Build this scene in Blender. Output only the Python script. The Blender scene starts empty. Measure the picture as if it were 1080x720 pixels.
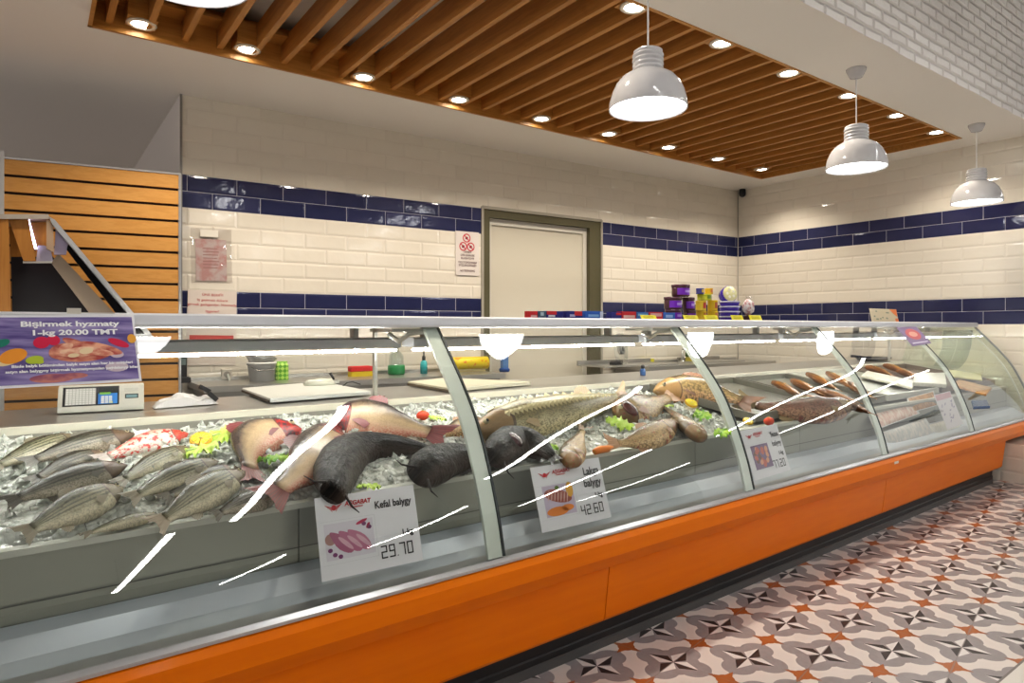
import bpy, math, random
from mathutils import Vector as Vec, Matrix, noise as mnoise
random.seed(7)
SC = bpy.context.scene
COL = SC.collection
PI = math.pi

# ------------------------------------------------------------------ camera maths (pixels of the 1080x720 photo -> points on real planes)
FPX = 691.65; YAW = math.radians(53.957); HY = 344.757; CH = 1.25; TC = .027; S = 1.097
FX, FY = math.cos(YAW), math.sin(YAW); RX, RY = math.sin(YAW), -math.cos(YAW)
def ray(px, py):
    t = (px - 540) / FPX; u = -(py - HY) / FPX
    return Vec((FX + t * RX, FY + t * RY, u))
def _at(d, s): return Vec((d.x * s, d.y * s, CH + d.z * s))
def on_y(px, py, Y): d = ray(px, py); return _at(d, Y / d.y)
def on_x(px, py, X): d = ray(px, py); return _at(d, X / d.x)
def on_z(px, py, Z): d = ray(px, py); return _at(d, (Z - CH) / d.z)
def on_v(px, py, v): d = ray(px, py); return _at(d, (v - 3 * TC) / (d.y - TC * d.x))
TB = -.053
def mpp(p): return (p.x*FX + p.y*FY)/FPX               # metres per pixel at a point
def wall_y(X, off=0): return 4.61 * S + TB * (X - 3 * S) - off
def on_wall(px, py, off=0):
    d = ray(px, py); return _at(d, (4.61 * S - TB * 3 * S - off) / (d.y - TB * d.x))
def cv(u, v, z): return Vec((u, v + TC * (u - 3), z))          # counter coordinates
def vof(p): return p.y - TC * (p.x - 3)

# ------------------------------------------------------------------ mesh building
class MB:
    def __init__(s): s.v = []; s.f = []; s.uv = {}; s.sm = []
    def add(s, vs, fs, smooth=False, uvs=None):
        b = len(s.v); s.v += [Vec(q) for q in vs]
        for k, f in enumerate(fs):
            s.f.append([b + i for i in f]); s.sm.append(smooth)
        if uvs:
            for i, q in enumerate(uvs): s.uv[b + i] = q
        return s
    def hexa(s, p):  # 8 points, bottom 4 then top 4
        return s.add(p, [(3,2,1,0),(4,5,6,7),(0,1,5,4),(1,2,6,5),(2,3,7,6),(3,0,4,7)])
    def box(s, x0, x1, y0, y1, z0, z1):
        return s.hexa([(x0,y0,z0),(x1,y0,z0),(x1,y1,z0),(x0,y1,z0),(x0,y0,z1),(x1,y0,z1),(x1,y1,z1),(x0,y1,z1)])
    def obox(s, c, ax, ay, az):  # centre and half axes
        c, ax, ay, az = Vec(c), Vec(ax), Vec(ay), Vec(az)
        return s.hexa([c-ax-ay-az, c+ax-ay-az, c+ax+ay-az, c-ax+ay-az, c-ax-ay+az, c+ax-ay+az, c+ax+ay+az, c-ax+ay+az])
    def rbox(s, c, ax, ay, az, r=.2):  # box with chamfered vertical edges and top
        c, ax, ay, az = Vec(c), Vec(ax), Vec(ay), Vec(az)
        k = 1 - r
        ring = [(-k,-1),(k,-1),(1,-k),(1,k),(k,1),(-k,1),(-1,k),(-1,-k)]
        vs = []
        for z, q in ((-1, 1), (k, 1), (1, k)):
            vs += [c + ax * (a * q) + ay * (b * q) + az * z for a, b in ring]
        fs = [tuple(range(7, -1, -1)), tuple(range(16, 24))]
        for l in range(2):
            for i in range(8): j = (i + 1) % 8; fs.append((l*8+i, l*8+j, l*8+8+j, l*8+8+i))
        return s.add(vs, fs)
    def cbox(s, u0, u1, v0, v1, z0, z1):
        return s.hexa([cv(u0,v0,z0),cv(u1,v0,z0),cv(u1,v1,z0),cv(u0,v1,z0),cv(u0,v0,z1),cv(u1,v0,z1),cv(u1,v1,z1),cv(u0,v1,z1)])
    def quad(s, a, b, c, d): return s.add([a, b, c, d], [(0,1,2,3)])
    def poly(s, pts, n=None, th=0):
        pts = [Vec(p) for p in pts]; m = len(pts)
        if not th: return s.add(pts, [tuple(range(m))])
        n = Vec(n).normalized() * th
        return s.add(pts + [p + n for p in pts], [tuple(range(m-1,-1,-1)), tuple(range(m, 2*m))] + [(i, (i+1)%m, m+(i+1)%m, m+i) for i in range(m)])
    def prof(s, pv, u0, u1, thick=0, closed=False, smooth=False, nu=1):  # (v,z) profile swept along the counter
        m = len(pv)
        us = [u0 + (u1-u0)*i/nu for i in range(nu+1)]
        vs = [cv(u, v, z) for u in us for v, z in pv]
        fs = []
        for k in range(nu):
            for i in range(m if closed else m-1):
                j = (i+1) % m
                fs.append((k*m+i, (k+1)*m+i, (k+1)*m+j, k*m+j))
        if closed: fs += [tuple(range(m)), tuple(range((nu+1)*m-1, nu*m-1, -1))]
        return s.add(vs, fs, smooth)
    def tube(s, pts, r, n=8, cap=True):
        pts = [Vec(p) for p in pts]; m = len(pts); rr = r if isinstance(r, (list, tuple)) else [r]*m
        vs = []; up = None
        for i, p in enumerate(pts):
            t = (pts[min(i+1, m-1)] - pts[max(i-1, 0)]).normalized()
            if up is None: up = Vec((0,0,1)) if abs(t.z) < .9 else Vec((1,0,0))
            a = t.cross(up).normalized(); b = a.cross(t).normalized(); up = b
            vs += [p + (a*math.cos(2*PI*k/n) + b*math.sin(2*PI*k/n))*rr[i] for k in range(n)]
        fs = [(i*n+k, i*n+(k+1)%n, (i+1)*n+(k+1)%n, (i+1)*n+k) for i in range(m-1) for k in range(n)]
        if cap: fs += [tuple(range(n-1,-1,-1)), tuple((m-1)*n+k for k in range(n))]
        return s.add(vs, fs, True)
    def lathe(s, c, prof, n=24, ax=(0,0,1), sx=1, sy=1, cap=True):
        c = Vec(c); ax = Vec(ax).normalized()
        a = ax.orthogonal().normalized() if abs(ax.z) < .99 else Vec((1,0,0)); b = ax.cross(a)
        m = len(prof); vs = []
        for r, z in prof: vs += [c + ax*z + a*(r*sx*math.cos(2*PI*k/n)) + b*(r*sy*math.sin(2*PI*k/n)) for k in range(n)]
        fs = [(i*n+k, i*n+(k+1)%n, (i+1)*n+(k+1)%n, (i+1)*n+k) for i in range(m-1) for k in range(n)]
        if cap and prof[0][0] > 1e-4: fs.append(tuple(range(n-1,-1,-1)))
        if cap and prof[-1][0] > 1e-4: fs.append(tuple((m-1)*n+k for k in range(n)))
        return s.add(vs, fs, True)
    def ball(s, c, r, n=12, sq=(1,1,1)):
        c = Vec(c); vs = []; m = n//2
        for i in range(m+1):
            a = PI*i/m
            for k in range(n):
                b = 2*PI*k/n; vs.append(c + Vec((math.sin(a)*math.cos(b)*sq[0], math.sin(a)*math.sin(b)*sq[1], math.cos(a)*sq[2]))*r)
        return s.add(vs, [(i*n+k, (i+1)*n+k, (i+1)*n+(k+1)%n, i*n+(k+1)%n) for i in range(m) for k in range(n)], True)
    def build(s, name, mat, parent=None, bevel=0):
        me = bpy.data.meshes.new(name)
        inv = WM[parent.name].inverted() if parent else Matrix()
        me.from_pydata([inv @ q for q in s.v], [], s.f)
        me.polygons.foreach_set('use_smooth', s.sm)
        if s.uv:
            l = me.uv_layers.new(name='UVMap')
            for lp in me.loops: l.data[lp.index].uv = s.uv.get(lp.vertex_index, (0, 0))
        me.validate(); me.update()
        o = bpy.data.objects.new(name, me); COL.objects.link(o)
        if isinstance(mat, (list, tuple)):
            for q in mat: me.materials.append(q)
        else: me.materials.append(mat)
        if parent: o.parent = parent; WM[o.name] = WM[parent.name].copy()
        else: WM[o.name] = Matrix()
        if bevel:
            b = o.modifiers.new('bevel', 'BEVEL'); b.width = bevel; b.segments = 2; b.limit_method = 'ANGLE'
        return o
WM = {}
def thing(name, label, cat, loc=(0,0,0), rz=0, group=None):
    o = bpy.data.objects.new(name, None); COL.objects.link(o)
    o.empty_display_size = .05
    o.location = loc; o.rotation_euler = (0,0,rz)
    WM[o.name] = Matrix.Translation(Vec(loc)) @ Matrix.Rotation(rz, 4, 'Z')
    return tag(o, label, cat, group)
def tag(o, label, cat, group=None, kind=None):
    o['label'] = label; o['category'] = cat
    if group: o['group'] = group
    if kind: o['kind'] = kind
    return o
def struct(o): o['kind'] = 'structure'; return o
def dup(root, loc, rz=0, label=None, group=None):
    r = root.copy(); COL.objects.link(r); r.location = loc; r.rotation_euler = (0,0,rz)
    if label: r['label'] = label
    if group: r['group'] = group
    for ch in list(root.children):
        c = ch.copy(); COL.objects.link(c); c.parent = r
        for g in ch.children:
            d = g.copy(); COL.objects.link(d); d.parent = c
    return r
ORD = ['first','second','third','fourth','fifth','sixth','seventh','eighth','ninth','tenth']

# ------------------------------------------------------------------ materials
class Ex:  # tiny shader-math expression builder
    def __init__(s, nt, k): s.nt = nt; s.k = k
    def _n(s, op, *a):
        n = s.nt.nodes.new('ShaderNodeMath'); n.operation = op
        for i, q in enumerate(a):
            if isinstance(q, Ex): s.nt.links.new(q.k, n.inputs[i])
            else: n.inputs[i].default_value = q
        return Ex(s.nt, n.outputs[0])
    def __add__(s, o): return s._n('ADD', s, o)
    __radd__ = __add__
    def __sub__(s, o): return s._n('SUBTRACT', s, o)
    def __rsub__(s, o): return s._n('SUBTRACT', o, s)
    def __mul__(s, o): return s._n('MULTIPLY', s, o)
    __rmul__ = __mul__
    def __truediv__(s, o): return s._n('DIVIDE', s, o)
    def floor(s): return s._n('FLOOR', s)
    def fract(s): return s._n('FRACT', s)
    def abs(s): return s._n('ABSOLUTE', s)
    def sin(s): return s._n('SINE', s)
    def lt(s, o): return s._n('LESS_THAN', s, o)
    def gt(s, o): return s._n('GREATER_THAN', s, o)
    def min(s, o): return s._n('MINIMUM', s, o)
    def max(s, o): return s._n('MAXIMUM', s, o)
    def pow(s, o): return s._n('POWER', s, o)
    def sqrt(s): return s._n('SQRT', s)
    def mod(s, o): return s._n('FLOORED_MODULO', s, o)
    def sat(s): return s.min(1.0).max(0.0)
    def step(s, a, b): return ((s - a) / (b - a)).sat()
class Mt:
    def __init__(s, name, col=(.8,.8,.8), rough=.5, metal=0, spec=.5, emit=None, strength=0):
        s.m = bpy.data.materials.new(name); s.m.use_nodes = True; s.nt = s.m.node_tree
        s.b = s.nt.nodes['Principled BSDF']
        i = s.b.inputs
        i['Base Color'].default_value = (*col, 1); i['Roughness'].default_value = rough; i['Metallic'].default_value = metal
        i['Specular IOR Level'].default_value = spec
        if emit: i['Emission Color'].default_value = (*emit, 1); i['Emission Strength'].default_value = strength
    def pos(s):
        g = s.nt.nodes.new('ShaderNodeNewGeometry'); x = s.nt.nodes.new('ShaderNodeSeparateXYZ'); s.nt.links.new(g.outputs['Position'], x.inputs[0])
        return [Ex(s.nt, q) for q in x.outputs]
    def obj(s): 
        g = s.nt.nodes.new('ShaderNodeTexCoord'); x = s.nt.nodes.new('ShaderNodeSeparateXYZ'); s.nt.links.new(g.outputs['Object'], x.inputs[0])
        return [Ex(s.nt, q) for q in x.outputs]
    def uv(s):
        g = s.nt.nodes.new('ShaderNodeTexCoord'); x = s.nt.nodes.new('ShaderNodeSeparateXYZ'); s.nt.links.new(g.outputs['UV'], x.inputs[0])
        return Ex(s.nt, x.outputs[0]), Ex(s.nt, x.outputs[1])
    def comb(s, a, b, c=0.0):
        n = s.nt.nodes.new('ShaderNodeCombineXYZ')
        for i, q in enumerate((a, b, c)):
            if isinstance(q, Ex): s.nt.links.new(q.k, n.inputs[i])
            else: n.inputs[i].default_value = q
        return n.outputs[0]
    def noise(s, vec=None, scale=5, detail=3, rough=.5):
        n = s.nt.nodes.new('ShaderNodeTexNoise'); n.inputs['Scale'].default_value = scale; n.inputs['Detail'].default_value = detail; n.inputs['Roughness'].default_value = rough
        if vec is None:
            vec = s.nt.nodes.new('ShaderNodeTexCoord').outputs['Object']
        s.nt.links.new(vec, n.inputs['Vector']); return Ex(s.nt, n.outputs['Fac'])
    def vor(s, vec, scale=10, feat='F1'):
        n = s.nt.nodes.new('ShaderNodeTexVoronoi'); n.inputs['Scale'].default_value = scale; n.feature = feat
        s.nt.links.new(vec, n.inputs['Vector']); return Ex(s.nt, n.outputs['Distance'])
    def white(s, vec):
        n = s.nt.nodes.new('ShaderNodeTexWhiteNoise'); s.nt.links.new(vec, n.inputs['Vector']); return Ex(s.nt, n.outputs['Value'])
    def mix(s, f, a, b):
        n = s.nt.nodes.new('ShaderNodeMix'); n.data_type = 'RGBA'
        for i, q in ((0, f), (6, a), (7, b)):
            if isinstance(q, Ex): s.nt.links.new(q.k, n.inputs[i])
            elif isinstance(q, bpy.types.NodeSocket): s.nt.links.new(q, n.inputs[i])
            elif isinstance(q, tuple): n.inputs[i].default_value = (*q, 1)
            else: n.inputs[i].default_value = q
        return n.outputs[2]
    def color(s, k): s.nt.links.new(k, s.b.inputs['Base Color']); return s
    def rough(s, e): s.nt.links.new(e.k, s.b.inputs['Roughness']); return s
    def bump(s, e, strength=.3, dist=.01):
        n = s.nt.nodes.new('ShaderNodeBump'); n.inputs['Strength'].default_value = strength; n.inputs['Distance'].default_value = dist
        s.nt.links.new(e.k, n.inputs['Height']); s.nt.links.new(n.outputs[0], s.b.inputs['Normal']); return s
MC = {}
def flat(col, rough=.5, metal=0, spec=.5):
    k = (tuple(round(c, 3) for c in col), rough, metal, spec)
    if k not in MC: MC[k] = Mt('plain_surface', col, rough, metal, spec).m
    return MC[k]
def glow(name, col, st): return Mt(name, (0,0,0), .5, emit=col, strength=st).m

# wall tiles: glazed bricks with two navy double courses
TZ0 = 1.272; TH = .1085 * S; TZ0 = 1.25 + (1.272 - 1.25) * S; TL = .335
def tile_mat(name, axis, shift):
    M = Mt(name, rough=.12); X, Y, Z = M.pos()
    a = (X if axis == 'x' else Y) + shift
    r = (Z - TZ0) / TH; row = r.floor(); fz = r.fract()
    q = a / TL + row.mod(2.0) * .5; c = q.floor(); fu = q.fract()
    ed = (fz.min(1 - fz) * TH).min(fu.min(1 - fu) * TL)
    grout = ed.lt(.0022)
    band = (row.gt(-.5) * row.lt(1.5)).max(row.gt(6.5) * row.lt(8.5))
    rnd = M.white(M.comb(c, row, 0.0))
    nz = M.noise(M.comb(a, Z, 0.0), 9, 3)
    w = M.mix(rnd * .5 + nz * .5, (.72,.665,.575), (.785,.73,.64))
    n = M.mix(rnd * .6 + nz * .4, (.022,.026,.078), (.046,.050,.125))
    cc = M.mix(band, w, n)
    gc = M.mix(band, (.68,.62,.54), (.42,.42,.47))
    M.color(M.mix(grout, cc, gc))
    M.rough(grout * .5 + .09)
    bev = ed.step(0.0, .016)
    wav = M.noise(M.comb(a, Z, 0.0), 14, 2)
    M.bump(bev * .7 + wav * .3 + rnd * .15, .7, .006)
    return M.m
T_BACK = tile_mat('glazed_wall_tile', 'x', .12)
T_RIGHT = tile_mat('glazed_side_tile', 'y', .05)

def plaster(name, col, rough=.7):
    M = Mt(name, col, rough); n = M.noise(None, 30, 4); M.bump(n, .05, .004); return M.m
CEIL = plaster('ceiling_paint', (.86,.82,.77))
def brick_mat():
    M = Mt('white_painted_brick', rough=.55); X, Y, Z = M.pos(); h = .072; L = .21
    wob = (M.noise(None, 7, 2) - .5) * .018
    r = (Z + wob) / h; row = r.floor(); fz = r.fract(); q = (X + wob) / L + row.mod(2.0) * .5; fu = q.fract()
    rnd = M.white(M.comb(q.floor(), row, 0.0))
    ed = (fz.min(1 - fz) * h).min(fu.min(1 - fu) * L)
    body = ed.step(.004, .016); nz = M.noise(None, 28, 4, .65)
    M.color(M.mix(body * (.6 + .4 * nz), (.72,.67,.63), M.mix(rnd, (.82,.78,.75), (.92,.89,.86))))
    M.bump(body * .8 + nz * .35 + rnd * .3, .8, .022); return M.m
BRICK = brick_mat()
def wood_mat(name, c1, c2, axis, rough=.4, scale=1.0):
    M = Mt(name, rough=rough); X, Y, Z = M.pos()
    k = [18.0, 18.0, 18.0]; k[axis] = 1.2
    n = M.noise(M.comb(X * k[0] * scale, Y * k[1] * scale, Z * k[2] * scale), 1.6, 5, .6)
    g = ((n * 26).sin() * .5 + .5) * .35 + n * .65
    M.color(M.mix(g, c1, c2)); M.bump(g, .06, .002); return M.m
W_CEIL = wood_mat('oak_slat', (.40,.175,.040), (.60,.29,.08), 1)
W_FASCIA = wood_mat('oak_fascia', (.42,.19,.04), (.60,.30,.085), 0)
W_SLAT = wood_mat('beech_slatwall', (.56,.275,.07), (.68,.365,.115), 0, .35)
STEEL = Mt('brushed_steel', (.52,.51,.49), .3, .85)
_x = STEEL.obj(); STEEL.bump(STEEL.noise(STEEL.comb(_x[0]*3.0, _x[1]*90.0, _x[2]*90.0), 3, 2), .05, .001); STEEL = STEEL.m
STEEL_D = flat((.33,.32,.30), .38, .7)
ALU = flat((.62,.62,.63), .28, .8)
ALU_W = flat((.72,.73,.76), .3, .2)
INOX = flat((.36,.37,.325), .32, .5)
CREAM = flat((.72,.69,.58), .4, .1)
WHITE = flat((.82,.82,.82), .35)
BLACK = flat((.015,.015,.017), .35)
RUBBER = flat((.02,.02,.021), .45)
CHROME = flat((.8,.8,.8), .12, 1)
SHADE = flat((.56,.55,.56), .12)
LAMPDISC = glow('pendant_diffuser', (1,.99,.97), 9)
DOWN = glow('downlight_disc', (1,.95,.86), 22)
LED = glow('case_led_tube', (1,.97,.90), 62)
BATTEN = glow('shop_led_batten', (1,.99,.97), 26)

def orange_mat():
    M = Mt('orange_lacquer', rough=.34, spec=.16); X, Y, Z = M.pos()
    n = M.noise(M.comb(X * 2.5, Y * 2.5, Z * 26), 1.5, 4)
    M.color(M.mix(n, (.80,.175,.001), (.90,.245,.002))); M.bump(n, .03, .004)
    M.b.inputs['Coat Weight'].default_value = .12; M.b.inputs['Coat Roughness'].default_value = .12
    return M.m
ORANGE = orange_mat()
def glass_mat(name, tint, refl0, power=4.0, gain=.9):
    m = bpy.data.materials.new(name); m.use_nodes = True; nt = m.node_tree; nt.nodes.clear()
    out = nt.nodes.new('ShaderNodeOutputMaterial'); mx = nt.nodes.new('ShaderNodeMixShader')
    tr = nt.nodes.new('ShaderNodeBsdfTransparent'); tr.inputs[0].default_value = (*tint, 1)
    gl = nt.nodes.new('ShaderNodeBsdfGlossy'); gl.inputs['Roughness'].default_value = 0.0; gl.inputs['Color'].default_value = (1,1,1,1)
    lw = nt.nodes.new('ShaderNodeLayerWeight'); lw.inputs['Blend'].default_value = .5
    e = Ex(nt, lw.outputs['Facing']).pow(power) * gain + refl0
    nt.links.new(e.k, mx.inputs[0]); nt.links.new(tr.outputs[0], mx.inputs[1]); nt.links.new(gl.outputs[0], mx.inputs[2]); nt.links.new(mx.outputs[0], out.inputs[0])
    return m
GLASS = glass_mat('curved_glass', (.95,.975,.96), .075, 4.5, .8)
GLASS_END = glass_mat('end_glass', (.86,.92,.86), .06)
GLASS_EDGE = flat((.30,.42,.37), .15)
CLEAR = glass_mat('clear_plastic', (.82,.86,.86), .12)
BAG = glass_mat('plastic_sleeve', (.93,.92,.92), .10)

# ------------------------------------------------------------------ camera
cam = bpy.data.cameras.new('camera'); co = bpy.data.objects.new('camera', cam); COL.objects.link(co)
co.location = (0, 0, CH); co.rotation_euler = (PI/2, 0, YAW - PI/2)
cam.sensor_width = 36; cam.lens = FPX / 1080 * 36; cam.shift_y = (HY - 360) / 1080; cam.clip_start = .02
SC.camera = co

# ------------------------------------------------------------------ setting
H = 1.25 + 1.516 * S; XR = 6.342 * S; HS = 4.3
W0, W1, WN, WF = .215 * S, 6.02 * S, 2.13 * S, 3.93 * S; BK = 1.669 * S
XL = .766 * S
def floor_mat():
    M = Mt('patterned_floor_tile', rough=.32); X, Y, Z = M.pos()
    # axes of the laid pattern
    P = (.388, .080); Q = (.112, -.374)
    det = P[0]*Q[1] - P[1]*Q[0]
    ox, oy = 2.427, 1.331
    dx, dy = X - ox, Y - oy
    p = (dx * Q[1] - dy * Q[0]) / det; q = (dy * P[0] - dx * P[1]) / det     # cell = 1 x 1, flowers at 0,0 and .5,.5
    def cell(a): return (a + .5).fract() - .5
    def motif(pp, qq):
        a, b = cell(pp), cell(qq)
        x, y = a.abs(), b.abs()
        mx, mn = x.max(y), x.min(y)
        def circ(cx, cy, r): return ((mx - cx) * (mx - cx) + (mn - cy) * (mn - cy)).lt(r * r)
        lobe = circ(.21, 0.0, .152).max(circ(.0, .0, .24))
        tip = (mn * 1.5 + mx).lt(.405)
        quat = lobe.max(tip)
        # four long points on the axes, each split into a dark and a white half
        sa, sb = a.gt(0.0) * 2.0 - 1.0, b.gt(0.0) * 2.0 - 1.0
        def blade(t, sd):
            w = (t * .80).min((.255 - t) * .50).max(0.0)
            return sd.gt(0.0) * (sd - w).lt(0.0), sd.lt(0.0) * (sd * -1.0 - w).lt(0.0)
        d1_, w1_ = blade(x, b * sa); d2_, w2_ = blade(y, a * sb * -1.0)
        dk, wh = d1_.max(d2_), w1_.max(w2_)
        return quat, wh, dk
    q1, w1, d1 = motif(p, q); q2, w2, d2 = motif(p + .5, q + .5)
    quat, wh, dk = q1.max(q2), w1.max(w2), d1.max(d2)
    def star(pp, qq):
        a, b = cell(pp).abs(), cell(qq).abs(); mx, mn = a.max(b), a.min(b)
        core = (a * a + b * b).lt(.0066)
        arm = (mn - (.165 - mx).max(0.0) * .36).lt(0.0)
        return core.max(arm * mx.lt(.165))
    st = star(p + .5, q).max(star(p, q + .5))
    nz = M.noise(None, 40, 4, .6); nz2 = M.noise(None, 3, 3)
    base = M.mix(nz2, (.66,.60,.565), (.74,.68,.64))
    grey = M.mix(nz, (.27,.245,.25), (.36,.33,.335))
    c = M.mix(quat, base, grey)
    c = M.mix(wh, c, (.70,.67,.65))
    c = M.mix(dk, c, (.040,.032,.034))
    c = M.mix(st, c, M.mix(nz, (.36,.105,.025), (.47,.15,.04)))
    gr = (cell(q).abs().lt(.007)).max(cell(p).abs().lt(.0045) * .6)
    plain = Y.lt(.86 + .0)
    pl = M.mix((cell(X / .6).abs().lt(.003)).max(cell(Y / .6).abs().lt(.003)), (.70,.67,.62), (.35,.33,.31))
    c = M.mix(gr * .55, c, (.25,.22,.21))
    c = M.mix((Y - .86).abs().lt(.004), M.mix(plain, c, pl), (.2,.18,.17))
    M.color(c); M.rough(nz * .15 + .24); M.bump(gr * -1.0, .2, .002); return M.m
struct(MB().add([(-4,-10,0),(18,-10,0),(18,10,0),(-4,10,0)], [(0,1,2,3)]).build('floor', floor_mat()))

# back wall with the doorway cut out
def dw(px, py): return on_wall(px, py)
DX0, DX1, DZ = on_wall(508.5, 300).x, on_wall(634, 300).x, on_wall(508.5, 219).z
def wpt(X, z, off=0): return Vec((X, wall_y(X, off), z))
bw = MB()
for x0, x1, z0, z1 in ((XL, DX0, 0, H), (DX1, XR, 0, H), (DX0, DX1, DZ, H)):
    bw.quad(wpt(x0, z0), wpt(x1, z0), wpt(x1, z1), wpt(x0, z1))
struct(bw.build('wall_back', T_BACK))
ZR = .30
struct(MB().add([(XR,wall_y(XR),0),(XR,BK,0),(XR,BK,H),(XR,wall_y(XR),H)], [(0,1,2,3)]).build('wall_right', T_RIGHT))
lw = MB().add([wpt(XL,0), (XL,10,0), (XL,10,H), wpt(XL,H)], [(0,1,2,3)])
struct(lw.build('wall_left', plaster('return_wall_paint', (.72,.66,.62))))
struct(MB().add([(-4,10,0),(XL,10,0),(XL,10,H),(-4,10,H)], [(0,1,2,3)]).build('wall_alcove', plaster('alcove_paint', (.60,.55,.50))))
# dropped ceiling with the rectangular opening, and the brick upstand along its front edge
ce = MB()
for x0, x1, y0, y1 in ((-4, W0, BK, 10.0), (W1, 18, BK, 10), (W0, W1, BK, WN), (W0, W1, WF, 10)):
    ce.add([(x0,y0,H),(x0,y1,H),(x1,y1,H),(x1,y0,H)], [(0,1,2,3)])
struct(ce.build('ceiling', CEIL))
bm_ = MB(); nx = 150
rng = random.Random(3)
pv = []
for i in range(nx + 1):                                # uneven lower edge of the brick facing
    x = -4 + 22 * i / nx
    pv.append((x, BK - .012, H - .004 - rng.random() * .018))
bm_.add([Vec(p) for p in pv] + [Vec((p[0], BK - .012, HS)) for p in pv], [(i, i+1, nx+2+i, nx+1+i) for i in range(nx)])
struct(bm_.build('wall_bulkhead', BRICK))
struct(MB().add([(-4,-10,HS),(18,-10,HS),(18,BK,HS),(-4,BK,HS)], [(3,2,1,0)]).build('ceiling_shop', plaster('shop_ceiling_paint', (.6,.6,.6))))
struct(MB().add([(-4,-9.9,0),(18,-9.9,0),(18,-9.9,HS),(-4,-9.9,HS)], [(3,2,1,0)]).build('wall_veil_block', plaster('veil_block_dark', (.10,.075,.065))))  # unseen dark wall, added to cut the pale veil reflected in the glass
# low tiled ledge the counter end stands against
struct(MB().box(6.36, XR - .005, 1.2, 2.6, 0, .31).build('trim_1', tile_mat('glazed_ledge_tile', 'y', .2)))
struct(MB().add([wpt(XL-.004,0,.012), wpt(XL+.012,0,.012), wpt(XL+.012,H,.012), wpt(XL-.004,H,.012)], [(0,1,2,3)]).build('trim_2', STEEL_D))
struct(MB().tube([(XR-.006, wall_y(XR)-.006, 0), (XR-.006, wall_y(XR)-.006, H)], .006, 6).build('trim_3', flat((.45,.42,.38), .5)))

# door with frame
dr = thing('door_1', 'pale beige flat door in a wide olive-grey metal frame on the back wall', 'door', wpt((DX0+DX1)/2, 0))
struct(dr)
J = flat((.115,.105,.06), .45, .2); JL = flat((.42,.39,.33), .4, .3)
L0, L1, LZ = on_wall(516.5, 300).x, on_wall(622, 300).x, on_wall(516.5, 229).z
fr = MB()
for x0, x1, z0, z1 in ((DX0, L0-.0, 0, DZ), (L1, DX1, 0, DZ), (L0, L1, LZ, DZ)):
    fr.hexa([wpt(x0,z0,.0),wpt(x1,z0,.0),wpt(x1,z0,-.12),wpt(x0,z0,-.12),wpt(x0,z1,.0),wpt(x1,z1,.0),wpt(x1,z1,-.12),wpt(x0,z1,-.12)])
fr.build('door_frame', J, dr)
tr = MB()
for x0, x1, z0, z1 in ((DX0-.012, DX0+.012, 0, DZ+.012), (DX1-.012, DX1+.012, 0, DZ+.012), (DX0, DX1, DZ-.008, DZ+.02)):
    tr.hexa([wpt(x0,z0,.012),wpt(x1,z0,.012),wpt(x1,z0,0),wpt(x0,z0,0),wpt(x0,z1,.012),wpt(x1,z1,.012),wpt(x1,z1,0),wpt(x0,z1,0)])
tr.build('architrave', JL, dr)
lf = MB(); lf.hexa([wpt(L0,.01,-.06),wpt(L1,.01,-.06),wpt(L1,.01,-.1),wpt(L0,.01,-.1),wpt(L0,LZ,-.06),wpt(L1,LZ,-.06),wpt(L1,LZ,-.1),wpt(L0,LZ,-.1)])
leaf = lf.build('door_leaf', flat((.60,.56,.47), .45), dr)
fm = MB(); e = .05
for x0, x1, z0, z1 in ((L0, L0+e, .01, LZ), (L1-e, L1, .01, LZ), (L0+e, L1-e, LZ-e*1.2, LZ)):
    fm.hexa([wpt(x0,z0,-.045),wpt(x1,z0,-.045),wpt(x1,z0,-.06),wpt(x0,z0,-.06),wpt(x0,z1,-.045),wpt(x1,z1,-.045),wpt(x1,z1,-.06),wpt(x0,z1,-.06)])
fm.build('leaf_border', flat((.66,.63,.56), .4), leaf)

# ------------------------------------------------------------------ slatted wooden ceiling panel in the opening
sp = thing('slatted_ceiling_panel', 'long oak slatted ceiling panel set into the white ceiling above the counter', 'ceiling panel', ((W0+W1)/2, (WN+WF)/2, H))
RT = H + .26
f_ = MB(); th = .02
f_.box(W0, W1, WF-th, WF, H-.004, RT); f_.box(W0, W1, WN, WN+th, H-.004, RT); f_.box(W0, W0+th, WN, WF, H-.004, RT); f_.box(W1-th, W1, WN, WF, H-.004, RT)
f_.build('fascia', W_FASCIA, sp)
led_ = MB(); led_.box(W0+th, W1-th, WF-.17, WF-th, H+.15, H+.17); led_.box(W0+th, W1-th, WN+th, WN+.17, H+.15, H+.17)
led_.build('inner_ledge', W_FASCIA, sp)
MB().add([(W0,WN,RT),(W0,WF,RT),(W1,WF,RT),(W1,WN,RT)], [(0,1,2,3)]).build('backing_board', flat((.62,.60,.58), .6), sp)
ns = 33
for i in range(ns):
    x = W0 + .10 + (W1 - W0 - .2) * i / (ns - 1)
    MB().box(x-.017, x+.017, WN+th, WF-th, H+.035, H+.175).build('slat', W_CEIL, sp)

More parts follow.
